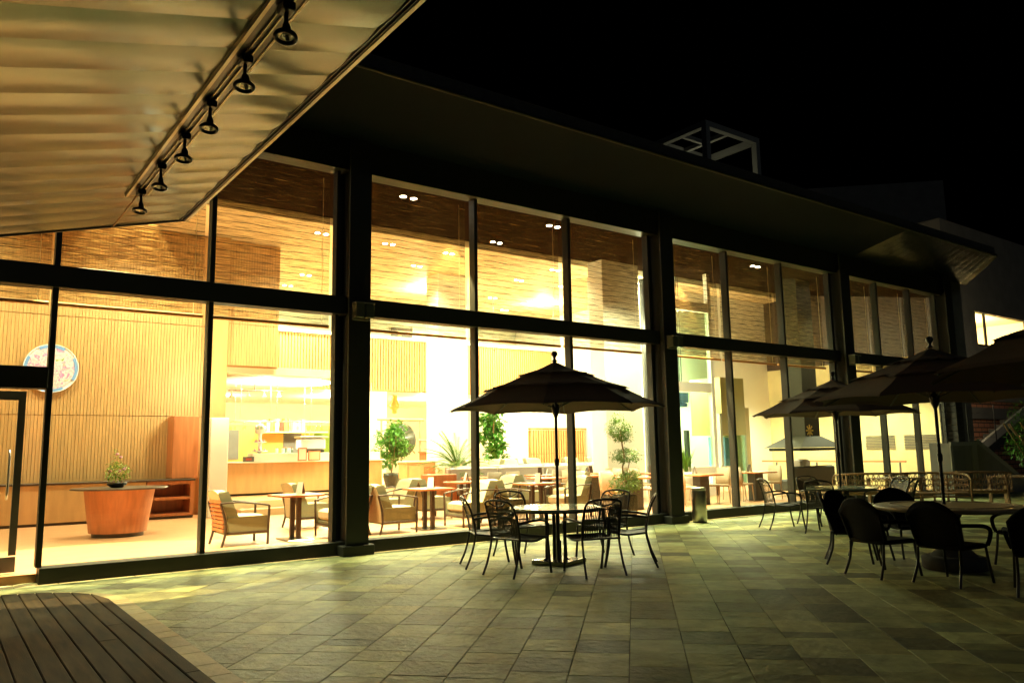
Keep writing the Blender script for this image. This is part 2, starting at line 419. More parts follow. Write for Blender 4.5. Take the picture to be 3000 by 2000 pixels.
# gallery
t = thing("gallery", "upper gallery with an oak slat front under a white ledge", "gallery")
b = MB(); slats(b, 5.9, 22.6, 25.0, 3.66, 5.48, .105, .07, .05); b.build("slat_front", 'wood_slat', t)
MB().box(5.75, 20.35, 25.055, 25.15, 3.62, 5.46).build("backing", 'wood', t)
MB().box(5.75, 20.35, 24.95, 25.25, 5.49, 5.6).build("ledge", 'white', t)
MB().box(5.75, 20.35, 25.152, 32.9, 3.62, 3.8).build("slab", 'white', t)
b = MB(); b.box(5.75, 20.35, 27.4, 27.55, 3.82, 6.88); struct(b.build("gallery_wall", 'pale'))
t = thing("gallery_door", "grey door on the upper gallery behind the ledge", "door", (14.7, 27.3, 4.1)); MB().rbox(-.45, .45, 0, .06, 0, 2.25, .01).build("leaf", 'grey_paint', t); MB().box(-.2, -.05, -.02, -.002, 1.85, 1.95).build("plate", 'gold', t); MB().box(.46, .52, -.01, .08, 0, 2.3).build("jamb", 'steel', t)
for i, (x, lb) in enumerate(((19.0, "left"),)):
    t = thing("wall_panel", "white framed panel on the gallery wall", "panel", (x, 27.33, 5.62)); MB().rbox(-.4, .4, 0, .05, 0, .75, .01).build("board", 'white', t)
# columns
for nm, lb, x0, x1, y0, y1 in (("white_column", "broad white column behind the cycad palm", 12.1, 13.15, 20.2, 20.9), ("white_column", "white column beside the tall potted tree, left of the gong", 11.95, 12.8, 24.9, 25.7), ("white_column", "wide white column behind the topiary tree", 15.15, 16.6, 16.2, 16.8)):
    t = thing(nm, lb, "column", ((x0+x1)/2, (y0+y1)/2, .1 if y0 < 17 else .4)); hw, hd = (x1-x0)/2, (y1-y0)/2
    MB().box(-hw, hw, -hd, hd, 0, (6.78 if y0 < 17 else 3.2 if y0 > 24 else 6.48)).build("shaft", 'white', t)
t = thing("white_partition", "glowing white partition standing left of the bar", "partition", (5.3, 18.6, .1)); MB().rbox(-.2, .2, -.05, .25, 0, 2.24, .01).build("panel", 'white', t); MB().box(-.26, -.203, 0, .2, 0, 2.2).build("side_strip", 'cream', t)

# bar canopy + bar
t = thing("bar_canopy", "cream dropped ceiling with a rounded light recess over the bar", "ceiling canopy")
b = MB(); b.box(5.75, 9.6, 19.95, 20.3, 3.52, 3.72); b.box(5.75, 9.6, 20.302, 24.9, 3.6, 3.7); b.build("soffit", 'cream', t)
b = MB(); b.lathe([(1.0, 3.55), (1.0, 3.598)], (7.7, 22.5, 0), 40, sx=1.85, sy=1.9); b.build("light_recess", 'white', t)
t = thing("bar_counter", "oak fronted bar counter with a long white top", "bar counter", (8.0, 21.5, .4))
MB().box(-1.9, 2.9, 0, .7, .06, .86).build("front", 'wood', t); MB().box(-1.85, 2.85, .05, .65, .0, .058).build("plinth", 'black', t)
MB().rbox(-1.95, 2.95, -.05, .75, .862, .90, .008).build("top", 'white', t)
MB().rbox(-.95, 2.9, .1, .5, .902, 1.12, .008).build("display_shelf", 'white', t)
t = thing("espresso_machine", "white espresso machine with raised levers on the bar", "coffee machine", (8.87, 21.95, 1.52))
MB().rbox(-.38, .36, -.2, .25, .08, .42, .04).build("body", 'porcelain', t); MB().rbox(-.42, .42, -.24, .28, .42, .47, .01).build("cup_tray", 'steel', t)
for k in range(3):
    MB().cyl((-.25+k*.13, -.1, .47), (-.21+k*.13, -.14, .75), .012).build("lever", 'steel', t)
MB().rbox(-.3, .3, -.22, .2, 0, .078, .005).build("base", 'black', t)
def frame_sign(x, y, z, w_, h_, lb, inner='card', outer='cherry', tilt=0):
    t = thing("framed_card", lb, "frame", (x, y, z)); MB().rbox(-w_/2, w_/2, 0, .02, 0, h_, .004).build("frame", outer, t)
    MB().box(-w_/2+.03, w_/2-.03, -.004, -.001, .03, h_-.03).build("card", inner, t); return t
frame_sign(8.37, 21.35, 1.30+.0, .26, .36, "upright wooden frame with a white card on the bar front edge")
frame_sign(8.72, 21.35, 1.30, .36, .27, "wide brown wooden frame standing on the bar", 'cream')
t = thing("sugar_jars", "cluster of small glass jars on the bar", "jars", (8.0, 21.8, 1.52))
for k in range(6):
    j = MB().lathe([(.03, 0), (.045, .02), (.045, .12), (.03, .14)], (k*.09-.2, (k % 2)*.08, 0), 10).build("jar", 'glass_green' if k % 2 else 'porcelain', t); MB().lathe([(.034, .141), (.034, .16)], (k*.09-.2, (k % 2)*.08, 0), 10).build("lid", 'cherry', j)
t = thing("cake_tower", "tall white stacked cake stand at the left end of the bar", "cake stand", (7.35, 21.9, 1.30))
b = MB(); prof = [(.18, 0), (.06, .03), (.05, .25), (.22, .27), (.22, .29), (.05, .31), (.05, .5), (.17, .52), (.17, .54), (.04, .56), (.05, .75), (.13, .78), (.15, .95), (.02, 1.05)]
b.lathe(prof, n=20); b.build("stand", 'porcelain', t)
bb = MB(); r_ = random.Random(5)
for k in range(12):
    a = (k % 6)*1.047+.2; z = (.29, .54)[k//6]
    if k == 0: c0_ = MB().lathe([(.005, 0), (.035, .015), (.03, .05), (.004, .06)], n=8).build("cake", 'rose', t); ck = c0_
    else: ck = c0_.copy(); C.objects.link(ck)
    ck.location = (math.cos(a)*(.15, .11)[k//6], math.sin(a)*(.15, .11)[k//6], z)
t = thing("menu_box", "small dark box with a red label at the bar's left end", "box", (6.95, 21.6, 1.30)); MB().rbox(-.13, .13, -.08, .08, 0, .14, .004).build("box", 'grey_paint', t); MB().box(-.1, .06, -.085, -.081, .04, .1).build("label_patch", 'red', t)
t = thing("glass_rack", "hanging steel rack of glasses above the bar", "glass rack", (8.3, 21.6, 2.3))
b = MB()
for x in (-1.6, -.6, .4, 1.4, 2.3):
    b.cyl((x, 0, .1), (x, 0, 1.28), .008, 6); b.cyl((x, .5, .1), (x, .5, 1.28), .008, 6)
b.tube([(-1.8, 0, .1), (2.5, 0, .1)], .012, 6); b.tube([(-1.8, .5, .1), (2.5, .5, .1)], .012, 6); b.build("rack", 'steel', t)
b = MB(); r_ = random.Random(9)
for k in range(36):
    x = -1.7+k*.115
    if k == 0 or r_.random() < .85:
        if not k: g0 = MB().lathe([(.035, .09), (.005, .07), (.005, -.02), (.035, -.05), (.04, -.13)], n=8).build("glass", 'glass_green', t); gl = g0
        else: gl = g0.copy(); C.objects.link(gl)
        gl.location = (x, r_.choice([0, .5]), 0)
t = thing("book_row", "row of coloured boxes on the shelf behind the bar", "shelf", (9.1, 24.2, 2.15)); MB().box(-.9, 1.2, -.1, .3, 0, .04).build("shelf", 'cream', t)
for k in range(9): MB().rbox(-.8+k*.14, -.68+k*.14, -.05, .2, .042, .042+r_.uniform(.3, .42), .004).build("carton", ['cream', 'gold', 'card', 'red', 'gold', 'leather', 'card', 'cream', 'rose'][k], t)
t = thing("back_bar", "yellow framed cabinets with grey glass behind the bar", "cabinet", (8.8, 24.6, .4))
MB().box(-3, 3.2, 0, .25, 0, 2.0).build("carcass", 'gold', t)
for k in range(6): 
    if k not in (2,): 
        f_ = MB().box(-2.8+k*1.0, -2.2+k*1.0, -.02, -.002, .95, 1.85).build("door", 'grey' if k % 2 else 'glass_green', t)
t = thing("arched_track_light", "row of small track spotlights under the bar's light recess", "track light", (7.2, 22.0, 3.2))
b = MB(); b.tube([(-.9, -.6, .0), (1.0, .5, .12)], .015, 6); b.cyl((0, 0, .05), (0, 0, .36), .01, 6); b.build("rail", 'dark_wood', t)
for k in range(4):
    x, y, z = -.8+k*.55, -.55+k*.32, -.0+k*.035
    MB().tube([(x, y, z), (x, y, z-.1), (x, y-.02, z-.18)], .03, 8, rs=[.012, .03, .07]).build("spot_head", 'card', t)
# ceiling fans
t = thing("ceiling_fan", "gold ceiling fan with long blades past the white column", "ceiling fan", (13.9, 26.4, 3.15))
MB().lathe([(.12, .45), (.10, .3), (.2, .1), (.2, 0), (.08, -.1), (.1, -.2), (.02, -.24)], n=16).build("motor", 'gold', t)
for k in range(4):
    a = k*PI/2+.5; MB().box(.2, .95, -.07, .07, .02, .035, rz=a, pivot=(0, 0, 0)).build("blade", 'cream', t)
# back cabinets
t = thing("drawer_cabinet", "orange cabinet with two drawers and a cream top by the cycad palm", "cabinet", (11.6, 20.4, .4))
MB().box(-.45, .65, 0, .5, 0, .78).build("carcass", 'wood', t); MB().rbox(-.5, .7, -.04, .54, .782, .83, .006).build("top", 'cream', t)
for z in (.12, .42): MB().rbox(.12, .5, -.02, -.001, z, z+.24, .006).build("drawer", 'cherry', t)
MB().rbox(-.4, .05, -.02, -.001, .1, .7, .006).build("door", 'wood', t)
t = thing("service_station", "cherry service station with an open shelf behind the drawer cabinet", "cabinet", (13.6, 22.6, .4))
MB().box(-.5, .7, 0, .5, 0, .72).build("carcass", 'cherry', t); MB().box(-.5, -.44, 0, .5, .721, 1.05).build("side", 'cherry', t); MB().box(.64, .7, 0, .5, .721, 1.05).build("side", 'cherry', t); MB().rbox(-.55, .75, -.03, .53, 1.052, 1.1, .006).build("top", 'cherry', t)
MB().rbox(-.25, .1, .1, .3, 1.102, 1.3, .01).build("box", 'leather', t)
t = thing("gong", "big dark bronze gong hanging on a wooden stand behind the tall tree", "gong", (13.0, 24.2, .4))
b = MB(); b.lathe([(.55, -.03), (.58, 0), (.52, .03), (.15, .05), (.12, .08), (.02, .09)], n=36)
o = b.build("disc", 'pot_dark', t); o.rotation_euler = (PI/2, 0, .0); o.location = (0, 0, 1.5)
b = MB(); b.tube([(.75, 0, 0), (.75, 0, 1.45)], .04, 8); b.tube([(-.75, 0, 0), (-.75, 0, 1.45)], .04, 8); b.tube([(-.9, 0, 2.2), (.9, 0, 2.2)], .05, 8); b.tube([(.75, 0, 1.4), (.75, 0, 2.2)], .04, 8); b.tube([(-.75, 0, 1.4), (-.75, 0, 2.2)], .04, 8); b.build("stand", 'leather', t)
MB().tube([(.55, -.15, 1.5), (.95, -.15, 1.46)], .035, 8).build("mallet", 'leather', t)
t = thing("slat_screen", "orange slatted timber screen behind the dining area", "screen", (19.0, 23.0, .4)); 
b = MB(); slats(b, -1.3, 1.35, -.05, 0, 1.82, .12, .07, .1, (.95,)); b.build("slats", 'wood_slat', t); b = MB(); b.box(-1.35, 1.38, .052, .09, 0, 1.8); b.box(-1.35, 1.38, -.06, .09, 1.822, 1.9); b.build("frame", 'cherry', t)
t = thing("oval_cove", "white oval ceiling cove over the far dining area", "ceiling cove", (17.5, 23, 3.4)); MB().lathe([(1, 0), (1.03, .06), (.9, .1)], n=40, sx=1.9, sy=1.1).build("cove", 'white', t)
b = MB()
for x_ in (-1.4, 1.4): b.cyl((x_, 0, .1), (x_, 0, 3.48), .01, 6)
b.build("hanger", 'steel', t)

# ================================================================== reception corner
t = thing("sideboard", "long low oak sideboard with open shelves along the slat wall", "sideboard", (3.2, 19.0, .1))
MB().rbox(-4.5, 1.72, -.02, .72, .83, .87, .006).build("top", 'dark_wood', t); MB().box(-4.5, .68, 0, .70, .06, .828).build("carcass", 'wood', t); MB().box(-4.5, 1.7, .04, .70, 0, .058).build("plinth", 'dark_wood', t)
b = MB(); b.box(.70, .76, 0, .7, .06, .828); b.box(1.62, 1.7, 0, .7, .06, .828); b.box(.762, 1.618, 0, .7, .06, .12); b.box(.762, 1.618, 0, .7, .42, .48); b.box(.762, 1.618, 0, .7, .76, .828); b.box(.762, 1.618, .64, .7, .122, .758); b.build("open_shelf", 'cherry', t)
t = thing("end_cabinet", "tall plain cherry cabinet at the right end of the sideboard", "cabinet", (4.75, 19.3, .98)); MB().rbox(-.3, .26, -.1, .5, 0, 1.42, .008).build("carcass", 'cherry', t)
t = thing("reception_desk", "round cherry drum desk with a wide thin dark top", "desk", (2.78, 15.75, .1))
MB().lathe([(.42, 0), (.42, .07)], n=40).build("plinth", 'dark_wood', t)
MB().lathe([(.47, .072), (.58, .82)], n=56).build("drum", 'cherry', t)
MB().lathe([(.79, .822), (.80, .835), (.79, .85)], n=56).build("top", 'dark_wood', t)
t = thing("flower_arrangement", "pink and lime flower arrangement in a black bowl on the drum desk", "flowers", (2.72, 15.7, .95))
MB().lathe([(.09, 0), (.16, .05), (.17, .09), (.14, .09)], n=24).build("bowl", 'black', t)

def leaf_quad(mb, p, d, up, L, W, tone, fold=.25):
    d = d.normalized(); s = d.cross(up)
    if s.length < 1e-3: s = Vector((1, 0, 0))
    s.normalize(); n_ = s.cross(d)
    a = p; m1 = p+d*L*.5+n_*L*.05; e = p+d*L-n_*L*.12
    l = m1+s*W/2+n_*W*fold; r = m1-s*W/2+n_*W*fold
    mb.add([a, r, e, l, m1], [(0, 1, 4), (1, 2, 4), (2, 3, 4), (3, 0, 4)], tone=tone)
def blob(mb, c, rad, n, L, W, rnd, tone=(1, 1, 1), var=.35, shell=.45):
    for i in range(n):
        v = Vector((rnd.gauss(0, 1), rnd.gauss(0, 1), rnd.gauss(0, 1))).normalized()
        r = (shell+(1-shell)*rnd.random()) * rnd.uniform(.8, 1.12)
        p = Vector((c[0]+v.x*rad[0]*r, c[1]+v.y*rad[1]*r, c[2]+v.z*rad[2]*r))
        d = (v*.7+Vector((rnd.uniform(-1, 1), rnd.uniform(-1, 1), rnd.uniform(-.8, .5)))).normalized()
        k = 1+rnd.uniform(-var, var); leaf_quad(mb, p, d, Vector((0, 0, 1)), L*rnd.uniform(.7, 1.25), W*rnd.uniform(.7, 1.2), (tone[0]*k, tone[1]*k, tone[2]*k))
rf = random.Random(11)
b = MB(); blob(b, (0, 0, .27), (.21, .2, .17), 230, .08, .032, rf); blob(b, (-.05, 0, .5), (.05, .05, .2), 50, .06, .02, rf); b.build("foliage", 'leaf_flower', t)
b = MB()
for k in range(8):
    a = rf.uniform(0, 6.28); r = rf.uniform(.05, .18); z = rf.uniform(.25, .6)
    if z > .45: r *= .4
    b.lathe([(.004, 0), (.03, .012), (.032, .035), (.015, .045)], (math.cos(a)*r, math.sin(a)*r, z), 8)
b.build("blossom", 'rose', t)
# porcelain medallion
t = thing("wall_medallion", "round porcelain plate with painted flowers and blue rim on the slat wall", "wall plate", (1.99, 19.75, 3.43))
def disc(mb, r, y0, y1, n=40, cx=0, cz=0, sx=1):
    a = [(cx+r*math.cos(2*PI*i/n)*sx, y0, cz+r*math.sin(2*PI*i/n)) for i in range(n)]; c_ = [(x, y1, z) for x, _, z in a]
    mb.add(a+c_, [tuple(range(n)), tuple(range(2*n-1, n-1, -1))]+[(i, i+n, (i+1) % n+n, (i+1) % n) for i in range(n)])
pm = mat("painted_porcelain", (.85, .8, .85), .25); n = pm.node_tree; pb = n.nodes["Principled BSDF"]
tcn = n.nodes.new("ShaderNodeTexCoord"); no = n.nodes.new("ShaderNodeTexNoise"); no.inputs["Scale"].default_value = 6.5; no.inputs["Detail"].default_value = 5; no.inputs["Distortion"].default_value = 1.2
cr_ = n.nodes.new("ShaderNodeValToRGB"); n.links.new(tcn.outputs["Object"], no.inputs["Vector"]); n.links.new(no.outputs[0], cr_.inputs[0]); n.links.new(cr_.outputs[0], pb.inputs["Base Color"])
el = cr_.color_ramp.elements; el[0].position = .30; el[0].color = (.25, .4, .1, 1); el[1].position = .38; el[1].color = (.85, .82, .85, 1)
for p_, c_ in ((.46, (.75, .45, .6, 1)), (.52, (.88, .86, .9, 1)), (.58, (.7, .28, .5, 1)), (.63, (.5, .35, .8, 1)), (.70, (.85, .6, .35, 1))): e_ = el.new(p_); e_.color = c_
b = MB(); disc(b, .46, 0, .06, 48); b.build("plate", pm, t)
b = MB(); nn = 48
for k in range(nn):
    a0, a1 = 2*PI*k/nn, 2*PI*(k+1)/nn
    vs = [(r_0*math.cos(a), y_, r_0*math.sin(a)) for y_ in (-.006, .05) for a, r_0 in ((a0, .455), (a1, .455), (a1, .52), (a0, .52))]
    if (k//4) % 3 != 1: b.add(vs, [(0, 1, 2, 3), (7, 6, 5, 4), (2, 6, 7, 3), (0, 4, 5, 1)])
b.build("blue_rim", 'skyblue', t)
b = MB(); disc(b, .515, .01, .055, 48); b.build("white_rim", 'porcelain', t)
b = MB(); pts = [(.525*math.cos(2*PI*k/48), .0, .525*math.sin(2*PI*k/48)) for k in range(49)]; b.tube(pts, .012, 6, caps=False); b.build("outer_ring", 'porcelain', t)

# ================================================================== indoor furniture
def make_armchair(slat, label):
    t = thing("lounge_armchair", label, "armchair")
    b = MB(); b.rbox(-.295, .295, -.27, .34, .27, .455, .045); b.build("seat", 'fabric', t)
    b = MB(); b.rbox(-.29, .29, -.27, .33, .165, .268, .015); b.build("seat_base", 'fabric_side', t)
    b = MB()
    rows = [(-.24, .18, .43), (-.30, .19, .60), (-.36, .17, .75), (-.375, .10, .80)]
    N = 9; F = []; Bk = []
    for y, th, z in rows:
        for i in range(N):
            u = -1+2*i/(N-1); zz = z+(.05*(1-u*u) if z > .7 else 0); F.append((u*.29, y+.06*(1)+th*.3, zz)); Bk.append((u*.29, y-.05, zz))
    fs = []; K = len(rows); o = K*N
    for r in range(K-1):
        for i in range(N-1):
            a = r*N+i; fs += [(a, a+1, a+N+1, a+N), (o+a+1, o+a, o+a+N, o+a+N+1)]
    for i in range(N-1): fs += [((K-1)*N+i, (K-1)*N+i+1, o+(K-1)*N+i+1, o+(K-1)*N+i), (i+1, i, o+i, o+i+1)]
    for r in range(K-1): fs += [(r*N, (r+1)*N, o+(r+1)*N, o+r*N), ((r+1)*N+N-1, r*N+N-1, o+r*N+N-1, o+(r+1)*N+N-1)]
    b.add(F+Bk, fs, False); b.build("back_cushion", 'fabric', t)
    if slat:
        b = MB()
        for k in range(8):
            z = .22+k*.062; y = -.33-.09*max(0, (z-.4)/.45)
            b.box(-.30, .30, y-.012, y+.006, z, z+.045)
        b.build("slat_back", 'cherry', t)
    else:
        MB().add([(-.29, -.31, .2), (.29, -.31, .2), (.29, -.37, .72), (-.29, -.37, .72), (-.29, -.285, .2), (.29, -.285, .2), (.29, -.34, .72), (-.29, -.34, .72)], [(0, 1, 2, 3), (7, 6, 5, 4), (0, 4, 5, 1), (3, 2, 6, 7), (0, 3, 7, 4), (1, 5, 6, 2)]).build("outer_back", 'fabric', t)
    b = MB()
    for s in (-1, 1):
        b.rbox(s*.302-.006, s*.302+.006, -.29, .345, .17, .445, .003)
        x_ = s*.298; b.add([(x_-s*.004, -.275, .44), (x_-s*.004, -.10, .44), (x_-s*.004, -.20, .68), (x_-s*.004, -.27, .84), (x_-s*.004, -.42, .83), (x_-s*.004, -.35, .62), (x_, -.275, .44), (x_, -.13, .44), (x_, -.21, .68), (x_, -.30, .83), (x_, -.43, .80), (x_, -.35, .62)], [(6, 7, 8, 9, 10, 11), (5, 4, 3, 2, 1, 0)]+[(k, (k+1) % 6, (k+1) % 6+6, k+6) for k in range(6)])
    b.build("side_panels", 'fabric_side', t)  # sage sides, with the shade of the window side put into the colour
    for s in (-1, 1):
        MB().tube(crv([(s*.325, -.40, .66), (s*.335, -.1, .665), (s*.335, .18, .63), (s*.335, .36, .60)]), .022, 8, flat=.7).build("armrest", 'dark_wood', t)
        MB().tube(crv([(s*.33, -.36, 0), (s*.325, -.31, .2), (s*.322, -.32, .4), (s*.322, -.39, .65)]), .02, 8, rs=None).build("leg", 'dark_wood', t)
        MB().tube([(s*.335, .36, .60), (s*.33, .355, .3), (s*.325, .35, 0)], .02, 8).build("leg", 'dark_wood', t)
    b = MB()
    for s in (-1, 1): b.tube([(s*.31, -.31, .2), (s*.31, .345, .2)], .018, 6)
    b.tube([(-.31, .34, .2), (.31, .34, .2)], .018, 6); b.build("frame_rail", 'dark_wood', t)
    return t
def make_cafe_table(label):
    t = thing("cafe_table", label, "table")
    MB().rbox(-.36, .36, -.34, .34, .70, .735, .006).build("top", 'cherry', t)
    for s in (-1, 1): MB().box(-.035, .035, s*.14-.03, s*.14+.03, .02, .698).build("leg", 'dark_wood', t)
    MB().rbox(-.22, .22, -.30, .30, 0, .02, .006).build("base_plate", 'plate', t)
    return t
def make_dining_chair(label):
    t = thing("dining_chair", label, "chair")
    MB().rbox(-.22, .22, -.22, .23, .42, .47, .02).build("seat", 'leather', t)
    N = 7; F = []; B_ = []; rows = [(-.21, .40, .2), (-.235, .6, .215), (-.27, .88, .185)]
    for y, z, w_ in rows:
        for i in range(N): u = -1+2*i/(N-1); F.append((u*w_, y+.02+.015*u*u, z)); B_.append((u*w_, y-.02+.015*u*u, z))
    fs = []; o = 3*N
    for r in range(2):
        for i in range(N-1): a = r*N+i; fs += [(a, a+1, a+N+1, a+N), (o+a+1, o+a, o+a+N, o+a+N+1)]
    for i in range(N-1): fs += [(2*N+i, 2*N+i+1, o+2*N+i+1, o+2*N+i), (i+1, i, o+i, o+i+1)]
    for r in range(2): fs += [(r*N, (r+1)*N, o+(r+1)*N, o+r*N), ((r+1)*N+N-1, r*N+N-1, o+r*N+N-1, o+(r+1)*N+N-1)]
    MB().add(F+B_, fs, True).build("backrest", 'leather', t)
    for sx in (-1, 1):
        for sy in (-1, 1): MB().tube([(sx*.19, sy*.19, .42), (sx*.205, sy*.215, 0)], .014, 6, rs=[.018, .011]).build("leg", 'leather', t)
    return t
def make_dining_table(label):
    t = thing("dining_table", label, "table")
    MB().rbox(-.42, .42, -.38, .38, .70, .74, .006).build("top", 'cherry', t); MB().rbox(-.17, .17, -.12, .12, 0, .698, .006).build("pedestal", 'booth_dark', t); return t
def make_menu(label):
    t = thing("menu_stand", label, "menu stand")
    MB().add([(-.06, -.05, 0), (.06, -.05, 0), (.05, 0, .19), (-.05, 0, .19), (-.06, -.055, 0), (.06, -.055, 0), (.05, -.006, .19), (-.05, -.006, .19)], [(0, 1, 2, 3), (5, 4, 7, 6), (0, 3, 7, 4), (1, 5, 6, 2), (3, 2, 6, 7)]).build("card", 'card', t)
    MB().add([(-.06, .05, 0), (.06, .05, 0), (.05, .002, .19), (-.05, .002, .19)], [(3, 2, 1, 0)]).build("back_panel", 'dark_wood', t); return t

PE, PW = -PI/2, PI/2      # local +Y turned to +X / -X
AG, TG = "cream lounge armchairs behind the glass", "small square tables in the lounge"
row1 = [(4.02, 12.85, PE, True, "wood slat backed armchair nearest the reception desk, facing right"),
 (5.78, 12.85, PW, True, "wood slat backed armchair half hidden by the left black column"),
 (6.62, 12.72, PE, False, "cream upholstered armchair just right of the left black column"),
 (8.32, 12.75, PW, False, "cream armchair facing left, right of the second lounge table"),
 (9.15, 12.75, PE, False, "cream armchair back to back with another, behind the outdoor chairs"),
 (10.85, 12.85, PW, False, "cream armchair behind the outdoor umbrella pole, facing left")]
row2 = [(5.9, 14.75, PE, "second row cream armchair behind the left black column"), (7.75, 14.75, PW, "second row cream armchair facing left, left one of two back to back"),
 (8.6, 14.75, PE, "second row cream armchair facing right, right one of two back to back"), (10.4, 14.75, PW, "second row cream armchair in front of the cherry booth end"),
 (11.25, 14.9, PE, "cream armchair nearest the dining tables, facing right"), (12.9, 15.2, PW, "cream armchair behind the topiary tree, facing left")]
a_sl = make_armchair(True, row1[0][4]); a_up = make_armchair(False, row1[2][4]); first = {True: a_sl, False: a_up}; used = set()
def place(x, y, z, rz, slat, lb, gp):
    src = first[slat]
    if slat not in used: used.add(slat); src.location = (x, y, z); src.rotation_euler = (0, 0, rz); src['label'] = lb; src['group'] = gp
    else: dup(src, (x, y, z), rz, lb, gp)
for x, y, r, s, lb in row1: place(x, y, .1, r, s, lb, AG)
for x, y, r, lb in row2: place(x, y, .1, r, False, lb, AG)
for k, (x, y, r, lb) in enumerate([(14.6, 19.8, 0, "raised floor armchair left of the orange screen"), (15.6, 19.9, 0, "raised floor armchair with a rounded cream back before the orange screen"), (17.2, 19.9, 0, "raised floor armchair in the middle before the orange screen"), (18.3, 20.0, 0, "raised floor armchair at the right end of the orange screen"), (12.6, 19.4, PE, "raised floor armchair beside the cycad palm"), (13.3, 19.4, PW, "raised floor armchair in front of the tall fiddle leaf plant")]):
    place(x, y, .4, PI if r == 0 else r, False, lb, "armchairs on the raised floor")
ct = make_cafe_table(""); mn = make_menu("")
tabs = [(4.92, 12.8, "small table between the two slat backed armchairs"), (7.42, 12.75, "second small lounge table, right of the left black column"), (9.98, 12.8, "small lounge table behind the umbrella pole outdoors"),
 (6.85, 14.75, "second row small table nearest the bar"), (9.5, 14.75, "second row small table in the middle of the lounge"), (12.0, 15.0, "second row small table beside the topiary tree")]
for k, (x, y, lb) in enumerate(tabs):
    if k == 0: ct.location = (x, y, .1); ct['label'] = lb; ct['group'] = TG; mn.location = (x+.1, y+.05, .836); mn.rotation_euler = (0, 0, -1.0); mn['label'] = "white folded menu card on "+lb; mn['group'] = "menu cards on the tables"
    else: dup(ct, (x, y, .1), 0, lb, TG); dup(mn, (x+.08, y+.05, .836), -.4-k*.35, "white folded menu card on "+lb, "menu cards on the tables")
dt = make_dining_table(""); dc = make_dining_chair("")
dts = [(13.15, 13.2, "dining table behind the topiary pot"), (15.35, 13.1, "dining table behind the steel litter bin"), (17.5, 13.1, "dining table left of the extractor hood"),
 (13.6, 15.1, "second row dining table left of the right black column"), (15.8, 15.0, "second row dining table right of the right black column"), (11.2, 16.55, "dining table at the left end of the grey booth"), (13.2, 16.55, "dining table at the middle of the grey booth"), (15.0, 16.55, "dining table at the right end of the grey booth")]
f1 = f2 = True
for k, (x, y, lb) in enumerate(dts):
    if k == 0: dt.location = (x, y, .1); dt['label'] = lb; dt['group'] = "dining tables"
    else: dup(dt, (x, y, .1), 0, lb, "dining tables")
    dup(mn, (x-.1, y+.1, .84), .7+.3*k, "white oval menu card on the "+lb, "menu cards on the tables")
    if k < 5:
        spots = [(x-.62, y-.02, PE, "left side of "), (x+.64, y+.02, PW, "right side of ")] + ([(x-.1, y+.62, PI, "far side of ")] if k != 1 else [(x+.02, y+.66, PI, "far side of ")]) 
    else: spots = [(x-.25, y-.62, 0, "near left place of "), (x+.3, y-.62, 0, "near right place of ")]
    for cx, cyy, r, pre in spots:
        l2 = "tan chair, "+pre+lb.replace("second row dining table", "second row table").replace("dining table", "table")
        if f1: f1 = False; dc.location = (cx, cyy, .1); dc.rotation_euler = (0, 0, r); dc['label'] = l2; dc['group'] = "tan dining chairs"
        else: dup(dc, (cx, cyy, .1), r, l2, "tan dining chairs")
t = thing("booth_seat", "long grey vinyl booth with orange end panels", "booth", (14.0, 17.6, .1))
for k in range(4):
    MB().rbox(-3.2+k*1.6, -1.63+k*1.6, -.1, .12, .45, .98, .05).build("back_cushion", 'booth', t); MB().rbox(-3.2+k*1.6, -1.63+k*1.6, -.6, -.11, .28, .46, .04).build("seat", 'booth', t)
MB().box(-3.2, 3.18, -.55, .12, 0, .278).build("base", 'cherry', t); MB().rbox(-3.9, -3.22, -.5, .15, 0, .82, .01).build("end_panel", 'cherry', t); MB().rbox(3.2, 3.3, -.5, .15, 0, .95, .01).build("end_panel", 'cherry', t); MB().rbox(-3.2, 3.18, .125, .5, 0, 1.0, .01).build("rear_ledge", 'cream', t)

# ---- plants
def pot(t, r, h, m, n=24): return MB().lathe([(r*.6, 0), (r*.8, h*.3), (r, h*.75), (r*.97, h), (r*.85, h), (r*.8, h*.9)], n=n).build("pot", m, t)
rp = random.Random(21)
t = thing("potted_tree", "tall bushy umbrella tree in a glazed dark pot", "plant", (11.7, 22.4, .4)); pot(t, .27, .45, 'pot_dark')
b = MB()
for k in range(5): a = k*1.25; b.tube(crv([(0, 0, .4), (.08*math.cos(a), .08*math.sin(a), .9), (.2*math.cos(a), .2*math.sin(a), 1.6)]), .015, 6)
b.build("trunk", 'bark', t)
b = MB()
for k in range(14):
    c_ = (rp.uniform(-.4, .42), rp.uniform(-.3, .3), rp.uniform(.75, 2.05)); blob(b, c_, (.24, .22, .2), 95, .17, .075, rp, (1.1, 1.1, 1))
b.build("crown", 'leaf', t)
t = thing("cycad_palm", "cycad palm with arching fronds in a white pot", "plant", (11.5, 18.2, .1)); pot(t, .29, .72, 'pot_white'); 
MB().tube([(0, 0, .6), (0, 0, .95)], .09, 8).build("trunk", 'bark', t)
b = MB()
